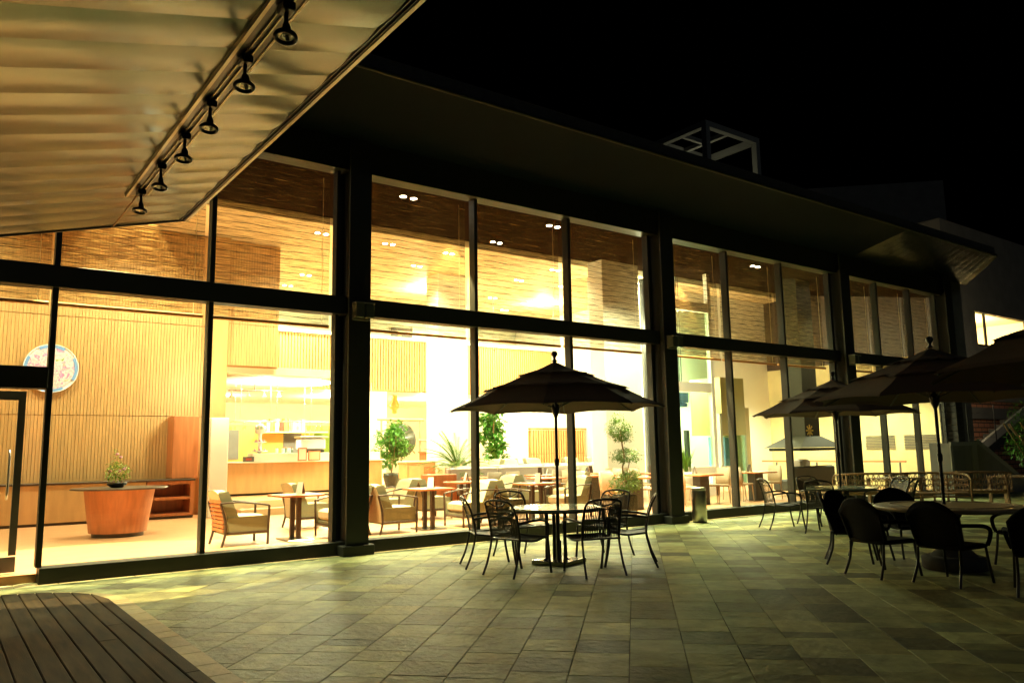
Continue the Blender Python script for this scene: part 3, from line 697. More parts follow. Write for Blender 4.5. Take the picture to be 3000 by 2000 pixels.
for k in range(34):
    a = rp.uniform(0, 6.28); el = rp.uniform(.2, 1.35); L = rp.uniform(.85, 1.15); p = Vector((0, 0, .92)); d = Vector((math.cos(a)*math.cos(el), math.sin(a)*math.cos(el), math.sin(el)))
    tn = rp.uniform(.8, 1.25)
    for j in range(11):
        q = p+d*(L/11); d = (d+Vector((0, 0, -.09))).normalized(); side = d.cross(Vector((0, 0, 1))).normalized()
        if j > 1:
            for s in (-1, 1):
                for q_ in (0, .5): leaf_quad(b, p+(q-p)*q_, (side*s+d*.7+Vector((0, 0, .25))), Vector((0, 0, 1)), .19*(1-abs(j-5)/9), .034, (tn, tn, tn), .1)
        b.tube([p, q], .006, 4, caps=False); p = q
b.build("fronds", 'leaf_lime', t)
t = thing("fiddle_leaf_fig", "tall fiddle leaf fig with big round leaves left of the umbrella pole", "plant", (14.9, 21.3, .4)); pot(t, .28, .45, 'pot_white')
b = MB(); b.tube(crv([(0, 0, .4), (.05, 0, 1.1), (-.05, 0, 1.7), (0, 0, 2.2)]), .025, 6); b.build("trunk", 'bark', t)
b = MB()
for k in range(16): c_ = (rp.uniform(-.32, .3)*(1 if k > 5 else .6), rp.uniform(-.3, .3), .85+k*.105); blob(b, c_, (.24, .22, .13), 34, .24, .17, rp, (.95, 1.1, 1.1), .3)
b.build("crown", 'leaf', t)
t = thing("topiary_tree", "three tiered cloud pruned tree in a dark square pot beside the right black column", "plant", (12.0, 12.35, .1))
MB().rbox(-.2, .2, -.2, .2, 0, .42, .02).build("pot", 'pot_dark', t)
b = MB(); b.tube(crv([(0, 0, .4), (.07, 0, .7), (-.03, 0, .95), (.05, .02, 1.2), (-.02, 0, 1.5), (-.05, 0, 1.8)]), .018, 6); b.tube(crv([(.05, 0, .7), (.16, .03, .95), (.2, 0, 1.15)]), .011, 5)
for k in range(5): b.tube([(.02*k-.04, .03, .38), (.08*k-.16, .05, .75)], .008, 5)
b.build("trunk", 'bark', t)
b = MB()
blob(b, (.03, 0, .66), (.42, .32, .24), 1100, .07, .027, rp, (1.0, 1.0, 1)); blob(b, (.2, 0, .8), (.25, .22, .15), 400, .065, .025, rp, (1.1, 1.1, 1))
blob(b, (.1, 0, 1.24), (.40, .3, .15), 900, .065, .025, rp, (.8, .85, .9)); blob(b, (-.12, 0, 1.82), (.3, .28, .24), 850, .065, .025, rp, (.95, .95, 1)); blob(b, (.02, 0, 1.68), (.26, .24, .16), 450, .06, .024, rp, (.75, .8, .9)); blob(b, (-.14, 0, 2.06), (.14, .14, .12), 90, .06, .022, rp)
b.build("crown", 'leaf_lime', t)
t = thing("snake_plant", "upright snake plant in front of the glass lift shaft", "plant", (16.3, 14.4, .1)); pot(t, .22, .75, 'pot_white')
b = MB()
for k in range(36):
    a = rp.uniform(0, 6.28); r = rp.uniform(0, .13); d = Vector((math.cos(a)*rp.uniform(0, .3), math.sin(a)*rp.uniform(0, .3), 1)); leaf_quad(b, Vector((math.cos(a)*r, math.sin(a)*r, .7)), d, Vector((math.sin(a), math.cos(a), 0)), rp.uniform(.45, .75), .05, (rp.uniform(.7, 1.2),)*3)
b.build("leaves", 'leaf_lime', t)

# ---- lift, hood, rails on the right
t = thing("glass_lift", "glass lift tower with white steel frame behind the dining tables", "lift", (17.75, 15.3, .1))
b = MB()
for x in (-.98, .86): b.box(x, x+.14, 0, .14, 0, 6.6); b.box(x, x+.14, 1.6, 1.74, 0, 6.6)
for z in (.55, 3.0, 5.4): b.box(-.838, .858, .01, .13, z, z+.28)
b.build("frame", 'white', t)
for z0, z1 in ((.84, 2.99), (3.29, 5.39)): MB().box(-.83, .85, .06, .072, z0, z1).build("glass_panel", 'glass_green', t)
b = MB(); b.box(.35, .84, .9, 1.2, 2.75, 3.05); b.box(.0, .84, .95, 1.3, 2.62, 2.74); b.build("motor", 'blue', t)
b = MB()
for k in range(6): b.cyl((.0+k*.09, .8, 3.1), (.0+k*.09, .8, 6.6), .016, 6)
b.build("cable", 'grey_paint', t)
b = MB(); b.box(-.15, .0, .6, .75, .3, 1.9); b.box(.35, .47, .6, .72, .3, 1.9); b.box(-.7, -.55, 1.2, 1.3, .3, 6.5); b.box(.1, .2, .9, 1, .3, 1.9); b.build("guide_rail", 'grey_paint', t)
MB().box(-.98, 1.0, 0, 1.74, .0, .3).build("base", 'white', t)
t = thing("lift_car", "olive lift car with green glass doors beside the white frame", "lift", (19.75, 15.5, .1))
MB().box(-.5, .62, 0, 1.2, 1.75, 3.5).build("upper_panel", 'olive', t); MB().box(.63, .95, .1, 1.2, .3, 2.6).build("side_panel", 'stone', t)
for x in (-.5, .12): MB().box(x, x+.5, .0, .015, .3, 1.74).build("glass_door", 'glass_green', t)
b = MB(); b.box(-.6, -.505, .0, .12, .3, 2.4); b.box(.02, .1, 0, .12, .3, 1.745); b.box(.53, .62, 0, .12, .3, 1.745); b.build("door_frame", 'pale', t)
b = MB(); b.box(.2, .4, .5, .9, .3, 1.7); b.box(-.35, -.2, .5, .7, .3, 1.7); b.build("back_post", 'skyblue', t)
t = thing("extractor_hood", "grey pyramid extractor hood on a tall square duct", "extractor hood", (20.4, 13.5, 1.44))
w0, w1 = 1.1, .38
b = MB(); b.add([(-w0, -.6, .0), (w0, -.6, .0), (w0, .6, .0), (-w0, .6, .0), (-w1, -.3, .32), (w1, -.3, .32), (w1, .3, .32), (-w1, .3, .32)], [(0, 1, 5, 4), (1, 2, 6, 5), (2, 3, 7, 6), (3, 0, 4, 7), (4, 5, 6, 7)]); b.build("canopy", 'hood', t)
MB().box(-1.0, 1.0, -.5, .5, -.09, -.012).build("filter", 'black', t); MB().box(-.36, .36, -.28, .28, .322, 5.0).build("duct", 'hood', t)
b = MB(); 
for k in range(4):
    a = k*PI/4
    b.box(-.17, .17, -.006, .006, -.02, .02)
    for i in range(len(b.v)-8, len(b.v)):
        x, y, z = b.v[i]; b.v[i] = (x*math.cos(a)-z*math.sin(a), y, x*math.sin(a)+z*math.cos(a))
o = b.build("star_mark", 'gold', t); o.location = (-.15, -.29, .48)
t = thing("dark_booth", "dark vinyl booth under the extractor hood", "booth", (20.3, 13.3, .1)); MB().rbox(-.95, 1.1, -.1, .1, .2, .82, .04).build("back_cushion", 'booth_dark', t); MB().rbox(-.95, 1.1, .11, .6, .15, .45, .03).build("seat", 'booth_dark', t); MB().rbox(.5, 1.0, .62, .9, .3, 1.0, .05).build("side_cushion", 'booth', t)
t = thing("glass_balustrade", "glass balustrade with a wooden handrail by the stone wall", "railing", (24.5, 14.6, .1), PI/2)
MB().tube([(-1.9, 0, .86), (3.4, 0, .86)], .03, 8).build("handrail", 'rail', t)
for x in (-1.7, -.35, 1.2, 2.8):
    p = MB().box(x-.02, x+.02, -.03, .03, .0, .82).build("post", 'grey_paint', t); MB().tube([(x-.14, -.04, .42), (x+.14, -.04, .42)], .012, 6).build("clamp", 'steel', p)
for x0, x1 in ((-1.6, -.42), (-.28, 1.1), (1.3, 2.7)): MB().box(x0, x1, -.006, .006, .1, .78).build("glass_panel", 'glass', t)
for k, yv in enumerate((13.97, 12.66)):
    t = thing("wall_vent", ("left" if k == 0 else "right")+" wide slatted air vent in the honey stone wall", "vent", (25.38, yv, 1.34), -PI/2, "wall vents")
    b = MB(); 
    for j in range(9): b.box(-.5, .5, -.02, .013, j*.052, j*.052+.02)
    b.build("louvres", 'grey_paint', t); MB().box(-.52, .52, .014, .017, -.02, .46).build("back_plate", 'stone', t)

# ================================================================== FACADE
bd = thing("glass_building", "long glass fronted cafe building with black columns and beams", "building")
cols = [(-1.75, .47), (5.17, .44), (12.12, .46), (18.82, .5), (24.45, .5)]
for i, (x, wd) in enumerate(cols):
    b = MB(); h_ = wd/2-.04
    b.box(x-h_, x+h_, 10.96, 11.0, .14, 6.4); b.box(x-h_, x+h_, 11.38, 11.42, .14, 6.0); b.box(x-.1, x+.1, 11.0, 11.38, .14, 6.0)
    c_ = b.build("column", 'frame', bd); MB().rbox(x-h_-.07, x+h_+.07, 10.9, 11.45, -.01, .15, .01).build("foot_plate", 'frame', c_)
def member(n_, x0, x1, y0, y1, z0, z1): return MB().rbox(x0, x1, y0, y1, z0, z1, .004).build(n_, 'frame', bd)
member("base_beam", 1.13, 24.6, 11.12, 11.42, -.01, .19)
member("base_beam", -1.6, -.75, 11.12, 11.42, -.01, .19)
member("transom", -3, 24.6, 11.17, 11.40, 3.62, 3.9)
member("head_beam", -3, 24.7, 11.12, 11.42, 5.93, 6.45)
muls = [-.75, 1.13, 3.03, 7.5, 9.66, 14.38, 16.45, 20.8, 22.6]
for x in muls:
    member("mullion", x-.033, x+.033, 11.22, 11.395, .19, 3.62); member("mullion", x-.033, x+.033, 11.22, 11.395, 3.90, 5.93)
ed = []
for i, (x, wd) in enumerate(cols):
    for s in (-1, 1):
        e = x+s*(wd/2+.03)
        if e < 24.6 and e > -1.6: member("jamb", e-.028, e+.028, 11.24, 11.40, .19, 3.62); member("jamb", e-.028, e+.028, 11.24, 11.40, 3.9, 5.93)
bays = [-1.5, -.75, 1.13, 3.03, 4.94], [5.42, 7.5, 9.66, 11.85], [12.4, 14.38, 16.45, 18.55], [19.1, 20.8, 22.6, 24.2]
blind_pos = []
for bay in bays:
    for a, c in zip(bay[:-1], bay[1:]):
        z0 = .19
        if a == -.75: z0 = 2.62
        w_ = MB().box(a+.03, c-.03, FY, FY+.008, z0, 3.62).build("glass_pane", 'glass', bd)
        MB().box(a+.03, c-.03, FY, FY+.008, 3.9, 5.93).build("glass_pane", 'glass', bd); blind_pos.append((a, c))
# door
dr = member("door_head", -.72, 1.10, 11.17, 11.40, 2.34, 2.61)
dd = MB().box(-.72, -.64, 11.55, 11.62, .12, 2.33).build("door_leaf", 'frame', bd)
b = MB(); b.box(-.70, .92, 11.6, 11.66, 2.22, 2.33); b.box(.84, .92, 11.6, 11.66, .32, 2.219); b.box(-.70, .92, 11.6, 11.66, .12, .30); b.build("door_rail", 'grey_paint', dd)
MB().box(-.63, .838, 11.625, 11.633, .302, 2.218).build("door_glass", 'glass', dd)
b = MB(); b.tube(crv([(.78, 11.58, 1.0), (.78, 11.54, 1.1), (.78, 11.54, 1.5), (.78, 11.58, 1.6)]), .015, 8); b.build("door_handle", 'steel', dd)
# roof & main soffit (tilts up away from the glass)
def quad_slab(p, th, m, name, parent):
    v = [Vector(a) for a in p]; n_ = Vector((0, 0, th)); return MB().add(v+[a+n_ for a in v], [(3, 2, 1, 0), (4, 5, 6, 7), (0, 1, 5, 4), (1, 2, 6, 5), (2, 3, 7, 6), (3, 0, 4, 7)]).build(name, m, parent)
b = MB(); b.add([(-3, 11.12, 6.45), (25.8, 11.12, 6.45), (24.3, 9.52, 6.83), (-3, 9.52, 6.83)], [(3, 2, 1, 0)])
b.build("soffit", 'soffit_shaded', bd)
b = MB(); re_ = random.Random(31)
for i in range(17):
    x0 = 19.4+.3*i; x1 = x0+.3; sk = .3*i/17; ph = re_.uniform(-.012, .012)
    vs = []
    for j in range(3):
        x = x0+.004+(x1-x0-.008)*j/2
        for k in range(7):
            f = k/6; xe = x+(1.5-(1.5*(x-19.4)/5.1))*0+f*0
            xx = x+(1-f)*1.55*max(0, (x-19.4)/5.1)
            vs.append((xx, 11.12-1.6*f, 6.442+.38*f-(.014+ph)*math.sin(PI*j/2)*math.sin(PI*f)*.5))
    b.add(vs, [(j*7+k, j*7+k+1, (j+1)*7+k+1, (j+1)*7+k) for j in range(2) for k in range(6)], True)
b.build("lit_end_soffit", 'soffit', bd)  # brighter metal here stands in for light falling on the soffit end
quad_slab([(-3, 11.12, 6.46), (25.8, 11.12, 6.46), (24.3, 9.52, 6.84), (-3, 9.52, 6.84)], .22, M['concrete'], "canopy_slab", bd)
MB().tube([(-3, 9.50, 6.83), (24.32, 9.50, 6.83)], .035, 8).build("canopy_lip", 'frame', bd)
MB().box(-3.2, 25.65, 11.13, 33.2, 7.32, 7.6).build("roof", 'concrete', bd)
b = MB(); b.box(24.72, 25.65, 11.13, 11.3, -.01, 7.3); b.box(25.61, 25.65, 11.302, 21, -.01, 7.3); b.build("end_wall", 'grey', bd)
MB().box(-3.2, 24.72, 11.13, 11.3, 6.47, 7.31).build("parapet_wall", 'concrete', bd)

# bamboo blinds, one per opening
ordn = ["far left", "left of the vertical light patch", "third from the left", "fourth from the left, next to the left black column"]
bl_labels = ["bamboo blind over the door, cut by the left edge", "bamboo blind in the first narrow opening above the door", "bamboo blind with the leftmost bright cone of light", "bamboo blind just left of the left black column",
 "bamboo blind just right of the left black column", "bamboo blind in the middle of the second bay", "bamboo blind just left of the middle black column",
 "bamboo blind just right of the middle black column", "bamboo blind in the middle of the third bay", "bamboo blind just left of the third black column",
 "bamboo blind just right of the third black column", "bamboo blind in the middle of the fourth bay", "bamboo blind at the far right end of the facade"]
for k, (a, c) in enumerate(blind_pos):
    L = c-a-.07-.02
    t = thing("bamboo_blind", bl_labels[k], "blind", (a+.04, 11.50, 3.49), 0, "bamboo blinds in the upper windows")
    b = MB(); NX, NZ = 12, 30; H_ = 2.45
    off = k*3.3
    vs = [(L*i/NX, .006*math.sin(j*.9+k)+.004*math.sin(i*1.3), H_*j/NZ) for j in range(NZ+1) for i in range(NX+1)]
    b.add(vs, [(j*(NX+1)+i, j*(NX+1)+i+1, (j+1)*(NX+1)+i+1, (j+1)*(NX+1)+i) for j in range(NZ) for i in range(NX)], True); b.build("sheet", 'blind', t)
    MB().tube([(0, 0, -.03), (L, 0, -.03)], .028, 8).build("bottom_roll", 'wood_back', t)
    MB().tube([(L*.93, -.02, -.01), (L*.93, -.02, 2.36)], .003, 4).build("cord", 'cream', t)

# wall lanterns
for k, (x, lb) in enumerate(((5.15, "left"), (12.1, "middle"), (18.8, "third"))):
    t = thing("wall_lantern", "unlit glass box lantern on the "+lb+" black column", "wall lamp", (x+.02, 10.96, 3.5), 0, "lanterns on the black columns")
    MB().rbox(-.14, .14, -.05, 0, .0, .28, .01).build("back_plate", 'grey_paint', t)
    for s in (-1, 1): MB().rbox(s*.08-.07, s*.08+.07, -.2, -.052, .02, .24, .01).build("glass_box", 'clearblock', t)
    MB().rbox(-.16, .16, -.21, -.05, .242, .262, .004).build("cap", 'grey_paint', t)

# ================================================================== SIDE CANOPY (top left)
sl = math.atan2(.248, .969)
sc = thing("side_canopy", "gold sheet metal canopy soffit hanging over the top left", "canopy", (2.13, 9.02, 4.11), 0)
def cpt(u, y, n_=0):     # u: distance from the right edge along the slope, to the left; y world
    return (-u*math.cos(sl)-n_*math.sin(sl), y-9.02, -u*math.sin(sl)+n_*math.cos(sl))
rc = random.Random(4)
b = MB(); y = 9.0
NU = 40
while y > -1:
    y2 = y-.375
    rowa = []
    N2 = 5
    ph = rc.uniform(0, 6.28)
    grid = []
    for j in range(N2+1):
        for i in range(NU+1):
            u = .085+4.6*i/NU; f = j/N2
            # pressed sheet: bulges between seams, waves along the sheet
            bul = -.0055*math.sin(PI*f)*(1+.8*math.sin(u*1.3+ph*.2)) - .0015*math.sin(u*4.1+ph*.3)*math.sin(PI*f)
            grid.append(cpt(u, y2+(y-y2)*(1-f) - (.003 if j == N2 else 0), bul))
    b.add(grid, [(j*(NU+1)+i, (j+1)*(NU+1)+i, (j+1)*(NU+1)+i+1, j*(NU+1)+i+1) for j in range(N2) for i in range(NU)], True)
    y = y2
b.build("soffit_panels", 'soffit', sc)
b = MB()
def cbox(u0, u1, y0, y1, n0, n1, mb): mb.add([cpt(u, y, n_) for n_ in (n0, n1) for u, y in ((u0, y0), (u1, y0), (u1, y1), (u0, y1))], [(0, 1, 2, 3), (7, 6, 5, 4), (4, 5, 1, 0), (5, 6, 2, 1), (6, 7, 3, 2), (7, 4, 0, 3)])
cbox(-.005, .03, -1, 9.03, -.02, .10, b); b.build("edge_trim", 'trim', sc)
b = MB(); cbox(.032, .046, -1, 9.0, -.012, .0, b); cbox(.075, .083, -1, 9.0, -.012, .0, b); b.build("drip_groove", 'black', sc)
b = MB(); cbox(0, 4.7, 9.0, 9.03, -.012, .1, b); b.build("end_trim", 'frame', sc)
b = MB(); cbox(.03, 4.7, -1, 9.0, .03, .16, b); b.build("roof_deck", 'concrete', sc)
b = MB(); cbox(.70, .86, -1, 7.70, -.022, -.003, b); b.build("track_housing", 'black', sc)
b = MB(); cbox(.685, .70, -1, 7.70, -.03, -.003, b); cbox(.86, .885, -1, 7.72, -.03, -.003, b); cbox(.755, .765, -1, 7.6, -.034, -.023, b); cbox(.80, .806, -1, 7.6, -.034, -.023, b); b.build("track_rim", 'trim', sc)
b = MB(); cbox(.762, .768, 7.7, 9.0, -.012, -.003, b); b.build("seam", 'wood_back', sc)
ly = [7.5, 6.73, 5.97, 5.3, 4.55, 3.86, 3.1]
names = ["farthest black spotlight at the end of the canopy track", "second farthest black spotlight on the canopy track", "third farthest black spotlight on the canopy track", "fourth farthest black spotlight on the canopy track", "second nearest black spotlight in view on the canopy track", "largest, nearest black spotlight on the canopy track", None]
def make_track_light():
    t = thing("track_spotlight", "", "spotlight")
    MB().rbox(-.035, .035, -.05, .05, -.05, 0, .006).build("adapter", 'black', t)
    MB().tube([(0, 0, -.04), (0, 0, -.10), (.005, 0, -.13)], .012, 8).build("stem", 'black', t)
    b = MB(); b.tube([(0, 0, -.11), (.002, 0, -.13), (.006, .0, -.178)], .03, 12, rs=[.016, .023, .024]); h = b.build("head", 'black', t)
    R = Matrix.Rotation(.10, 3, 'Y') @ Matrix.Rotation(-.16, 3, 'X'); c0 = Vector((-.012, -.03, -.205))
    b = MB(); b.tube([c0+R @ Vector((.052*math.cos(2*PI*k/28), .052*math.sin(2*PI*k/28), 0)) for k in range(29)], .0125, 8, caps=False); b.build("bezel", 'black', h)
    b = MB(); b.add([c0+R @ Vector((.046*math.cos(2*PI*k/24), .046*math.sin(2*PI*k/24), z)) for z in (.0, .005) for k in range(24)], [tuple(range(24)), tuple(range(47, 23, -1))]); b.build("lens", 'glass', h)
    b = MB(); b.tube([(.008, .002, -.17), c0+Vector((.028, .042, .004))], .012, 8); b.build("swivel", 'black', h)
    return t
tl = make_track_light()
for k, yy in enumerate(ly[:6]):
    p = (2.13-.78*math.cos(sl), yy, 4.11-.78*math.sin(sl)-.03)
    if k == 0: tl.location = p; tl['label'] = names[0]; tl['group'] = "spotlights on the canopy track"
    else: dup(tl, p, 0, names[k], "spotlights on the canopy track")

# ================================================================== OUTDOOR FURNITURE
def make_sling_chair():
    t = thing("sling_armchair", "", "chair")
    for s in (-1, 1):
        MB().tube(crv([(s*.262, -.37, 0), (s*.252, -.30, .16), (s*.245, -.25, .34), (s*.243, -.235, .43)]), .014, 8).build("leg", 'black', t)
        MB().tube(crv([(s*.255, .30, 0), (s*.262, .262, .2), (s*.265, .24, .38), (s*.268, .23, .44)]), .016, 8).build("leg", 'black', t)
        MB().tube(crv([(s*.268, .232, .43), (s*.285, .235, .53), (s*.295, .20, .615), (s*.30, .08, .65), (s*.285, -.10, .645), (s*.245, -.268, .62)]), .016, 8, flat=.65).build("armrest", 'black', t)
    up = lambda s: [(s*.243, -.235, .43), (s*.246, -.245, .52), (s*.246, -.275, .66), (s*.238, -.325, .80), (s*.21, -.365, .868)]
    top = [(-.12, -.378, .893), (0, -.385, .902), (.12, -.378, .893)]
    b = MB(); b.tube(crv(up(-1)+top+up(1)[::-1], 5), .014, 8)
    b.tube(crv([(-.14, -.372, .872), (-.08, -.362, .838), (0, -.358, .826), (.08, -.362, .838), (.14, -.372, .872)], 5), .010, 6)
    b.build("back_frame", 'black', t)
    b = MB(); n_ = 22
    prof = [(-.238, .45), (-.245, .52), (-.272, .66), (-.315, .79), (-.345, .845)]
    for i in range(n_):
        x = -.225+.45*i/(n_-1); w_ = .0078
        cut = .835-.0 if abs(x) > .15 else .80+.05*(abs(x)/.15)**2
        P = [(y, z) for y, z in prof if z < cut-.02]; y0, z0 = P[-1]; nxt = prof[len(P)]; f = (cut-z0)/(nxt[1]-z0); P.append((y0+(nxt[0]-y0)*f, cut))
        bow = .022*(1-(x/.23)**2)
        for (ya, za), (yb, zb) in zip(P[:-1], P[1:]):
            b.add([(x-w_, ya-bow, za), (x+w_, ya-bow, za), (x+w_, yb-bow, zb), (x-w_, yb-bow, zb)], [(0, 1, 2, 3)])
    for z, y in ((.5, -.262), (.66, -.292), (.78, -.33)): b.box(-.232, .232, y-.003, y-.001, z-.006, z+.006)
    b.build("sling_back", 'mesh', t)
    b = MB(); N = 8; vs = []
    for j in range(N+1):
        f = j/N; y = -.235+.49*f; z = .43-.022*math.sin(PI*f*.9)+.012*f
        vs += [(-.245, y, z), (-.08, y, z-.012), (.08, y, z-.012), (.245, y, z)]
    b.add(vs, [(j*4+i, j*4+i+1, j*4+i+5, j*4+i+4) for j in range(N) for i in range(3)], True); b.build("seat", 'mesh', t)
    b = MB()
    for s in (-1, 1): b.tube(crv([(s*.25, -.24, .43), (s*.256, 0, .405), (s*.256, .17, .43), (s*.25, .255, .435)]), .014, 8)
    b.tube([(-.25, .255, .435), (.25, .255, .435)], .013, 8); b.tube([(-.25, -.24, .43), (.25, -.24, .43)], .012, 8); b.build("seat_frame", 'black', t)
    return t
def make_wicker():
    t = thing("wicker_armchair", "", "chair")
    N = 15; K = 9; F = []; B_ = []
    for j in range(K):
        f = j/(K-1)
        for i in range(N):
            u = -1+2*i/(N-1)
            top = .865-.15*abs(u)**2.4; z = .40+(top-.40)*f; w_ = .235+.045*f
            x = u*w_; y = -.25-.13*f**1.4+.055*u*u
            F.append((x, y+.018, z)); B_.append((x, y-.018, z))
    fs = []; o = K*N
    for r in range(K-1):
        for i in range(N-1): a = r*N+i; fs += [(a, a+1, a+N+1, a+N), (o+a+1, o+a, o+a+N, o+a+N+1)]
    for i in range(N-1): fs += [((K-1)*N+i, (K-1)*N+i+1, o+(K-1)*N+i+1, o+(K-1)*N+i), (i+1, i, o+i, o+i+1)]
    for r in range(K-1): fs += [(r*N, (r+1)*N, o+(r+1)*N, o+r*N), ((r+1)*N+N-1, r*N+N-1, o+r*N+N-1, o+(r+1)*N+N-1)]
    MB().add(F+B_, fs, True).build("backrest", 'wicker', t)
    rim = [Vector(F[(K-1)*N+i])+Vector((0, -.018, .008)) for i in range(N)]
    MB().tube([(-.245, -.22, .40)]+rim+[(.245, -.22, .40)], .02, 8).build("rim", 'wicker', t)
    MB().rbox(-.255, .255, -.26, .27, .37, .42, .02).build("seat", 'wicker', t)
    for s in (-1, 1):
        MB().tube(crv([(s*.27, -.32, .64), (s*.305, -.1, .63), (s*.31, .12, .61), (s*.30, .24, .56), (s*.275, .26, .47), (s*.25, .25, .40)]), .022, 8).build("armrest", 'wicker', t)
        MB().tube(crv([(s*.235, -.24, .38), (s*.24, -.26, .2), (s*.26, -.34, 0)]), .015, 8).build("leg", 'black', t)
        MB().tube(crv([(s*.235, .24, .38), (s*.245, .26, .2), (s*.255, .30, 0)]), .015, 8).build("leg", 'black', t)
    return t
def make_umbrella():
    t = thing("patio_umbrella", "", "umbrella")
    MB().tube([(0, 0, .02), (0, 0, 2.66)], .021, 12).build("pole", 'black', t)
    MB().lathe([(.02, 2.69), (.045, 2.70), (.018, 2.73), (.02, 2.76), (.042, 2.785), (.045, 2.81), (.03, 2.838), (.004, 2.845)], n=16).build("finial", 'black', t)
    MB().lathe([(.022, 1.93), (.05, 2.0), (.06, 2.05), (.06, 2.10), (.022, 2.12)], n=12).build("hub", 'black', t)
    MB().lathe([(.03, 1.28), (.034, 1.3), (.034, 1.36), (.022, 1.38)], n=12).build("collar", 'black', t)
    tiers = [((.0, 2.70), (.55, 2.505)), ((.40, 2.54), (1.02, 2.315)), ((.88, 2.345), (1.50, 2.06))]
    ru = random.Random(8)
    for ti, ((ra, za), (rb, zb)) in enumerate(tiers):
        b = MB(); NR, NT = 8, 6; vs = []
        for j in range(NR+1):
            f = j/NR; r = ra+(rb-ra)*f; z = za+(zb-za)*f-.022*math.sin(PI*f)
            if f > .85: z -= (.012 if ti < 2 else .02)*(f-.85)/.15
            for k in range(8*NT):
                s_k = k % NT; a = (k//NT)*PI/4; a2 = a+PI/4; g_ = s_k/NT
                x = r*(math.cos(a)*(1-g_)+math.cos(a2)*g_); y = r*(math.sin(a)*(1-g_)+math.sin(a2)*g_)
                sag = math.sin(PI*g_); inn = 1-.05*sag*f
                fl = (.018*math.sin(k*2.3+ti*1.7) if (j == NR and ti < 2 and s_k) else 0)
                vs.append((x*inn, y*inn, z+.028*sag*f*f*(1 if ti == 2 else .5)+fl))
        n_ = 8*NT; b.add(vs, [(j*n_+k, (j+1)*n_+k, (j+1)*n_+(k+1) % n_, j*n_+(k+1) % n_) for j in range(NR) for k in range(n_)], False)
        b.build("canopy_tier", 'canvas', t)
    for k in range(8):
        a = k*PI/4; c_, s_2 = math.cos(a), math.sin(a)
        pts = [(0.03*c_, .03*s_2, 2.655)]+[(r*c_, r*s_2, z-.02) for r, z in ((.5, 2.47), (.95, 2.29), (1.46, 2.055))]
        b = MB(); b.tube(pts, .009, 6); rb_ = b.build("rib", 'black', t)
        MB().tube([(.05*c_, .05*s_2, 2.07), (.72*c_, .72*s_2, 2.36)], .006, 6).build("strut", 'black', rb_)
    return t
def hw(x, y): return math.atan2(-x, y)     # rotation that turns local +Y toward world (x,y)

um = make_umbrella()
ul = [((6.85, 8.33), "three tier umbrella over the glass table in the centre"), ((13.32, 8.14), "farther small umbrella over the green glass table on the right"), ((10.12, 4.82), "large umbrella over the round wood topped table on the right"), ((7.52, 2.07), "nearest umbrella cut off by the right edge of the picture")]
for k, ((x, y), lb) in enumerate(ul):
    if k == 0: um.location = (x, y, .0); um['label'] = lb; um['group'] = "taupe patio umbrellas"
    else: dup(um, (x, y, 0), .03*k, lb, "taupe patio umbrellas")
t = thing("umbrella_base", "square flat base plate at the foot of the central umbrella", "umbrella base", (6.85, 8.33, 0), math.radians(20)); MB().rbox(-.27, .27, -.27, .27, .0, .055, .008).build("plate", 'plate', t); MB().lathe([(.04, .056), (.035, .3)], n=14).build("sleeve", 'black', t)
def make_round_table(r, top, label, x, y, legm='black'):
    t = thing("round_table", label, "table", (x, y, 0))
    MB().lathe([(r-.01, .715), (r, .72), (r, .735), (r-.01, .742)], n=56).build("tabletop", top, t)
    MB().lathe([(r*.93, .69), (r*.95, .695), (r*.95, .713), (r*.9, .713)], n=40).build("rim", 'black', t)
    for k in range(4):
        a = PI/4+k*PI/2+.3; c_, s_2 = math.cos(a), math.sin(a)
        MB().tube([(c_*.13, s_2*.13, .69), (c_*.12, s_2*.12, .35), (c_*.13, s_2*.13, .07), (c_*.24, s_2*.24, .0)], .024, 8).build("leg", 'black', t)
    return t
make_round_table(.62, 'tabletop', "round frosted glass table under the central umbrella", 6.78, 8.30)
make_round_table(.62, 'tabletop', "green glass table under the farther small umbrella", 13.32, 8.14)
# chairs: position = seat centre, and look-at table centre
scg = "black sling armchairs"
tc1 = (6.78, 8.30)
ch1 = [((6.05, 8.78), "black sling chair left of the central glass table, seen side on"), ((5.93, 7.98), "black sling chair at the near left of the central glass table, back to us"),
 ((6.62, 7.40), "black sling chair at the near right of the central glass table, back to us"), ((7.44, 7.62), "black sling chair right of the central glass table, facing left"),
 ((7.72, 8.40), "black sling chair behind the central glass table on the right"), ((6.83, 9.12), "black sling chair behind the central glass table on the left")]
sc0 = make_sling_chair()
yaws1 = [(1.0, -.45), (.95, .15), (.3, 1.0), (-.75, .75), (-1, -.2), (-.1, -1)]
for k, ((x, y), lb) in enumerate(ch1):
    r = hw(*yaws1[k])
    if k == 0: sc0.location = (x, y, 0); sc0.rotation_euler = (0, 0, r); sc0['label'] = lb; sc0['group'] = scg
    else: dup(sc0, (x, y, 0), r, lb, scg)
ch2 = [((12.75, 8.98), (.85, -.55), "black sling chair left of the green glass table, seen side on"), ((12.62, 8.0), (.9, .2), "black sling chair at the near left of the green glass table"),
 ((13.75, 8.85), (-.3, -1), "black sling chair behind the green glass table"), ((13.55, 7.3), (-.2, .95), "black sling chair with its back to us right of the green glass table"), ((14.1, 7.75), (-1, .5), "black sling chair facing left at the right of the green glass table")]
for (x, y), d, lb in ch2: dup(sc0, (x, y, 0), hw(*d), lb, scg)
t3 = thing("round_table", "large round wood topped table on a pedestal under the big umbrella", "table", (10.05, 4.72, 0))
MB().lathe([(.80, .70), (.84, .71), (.85, .735), (.84, .75), (.80, .755)], n=64).build("tabletop", 'stone_top', t3)
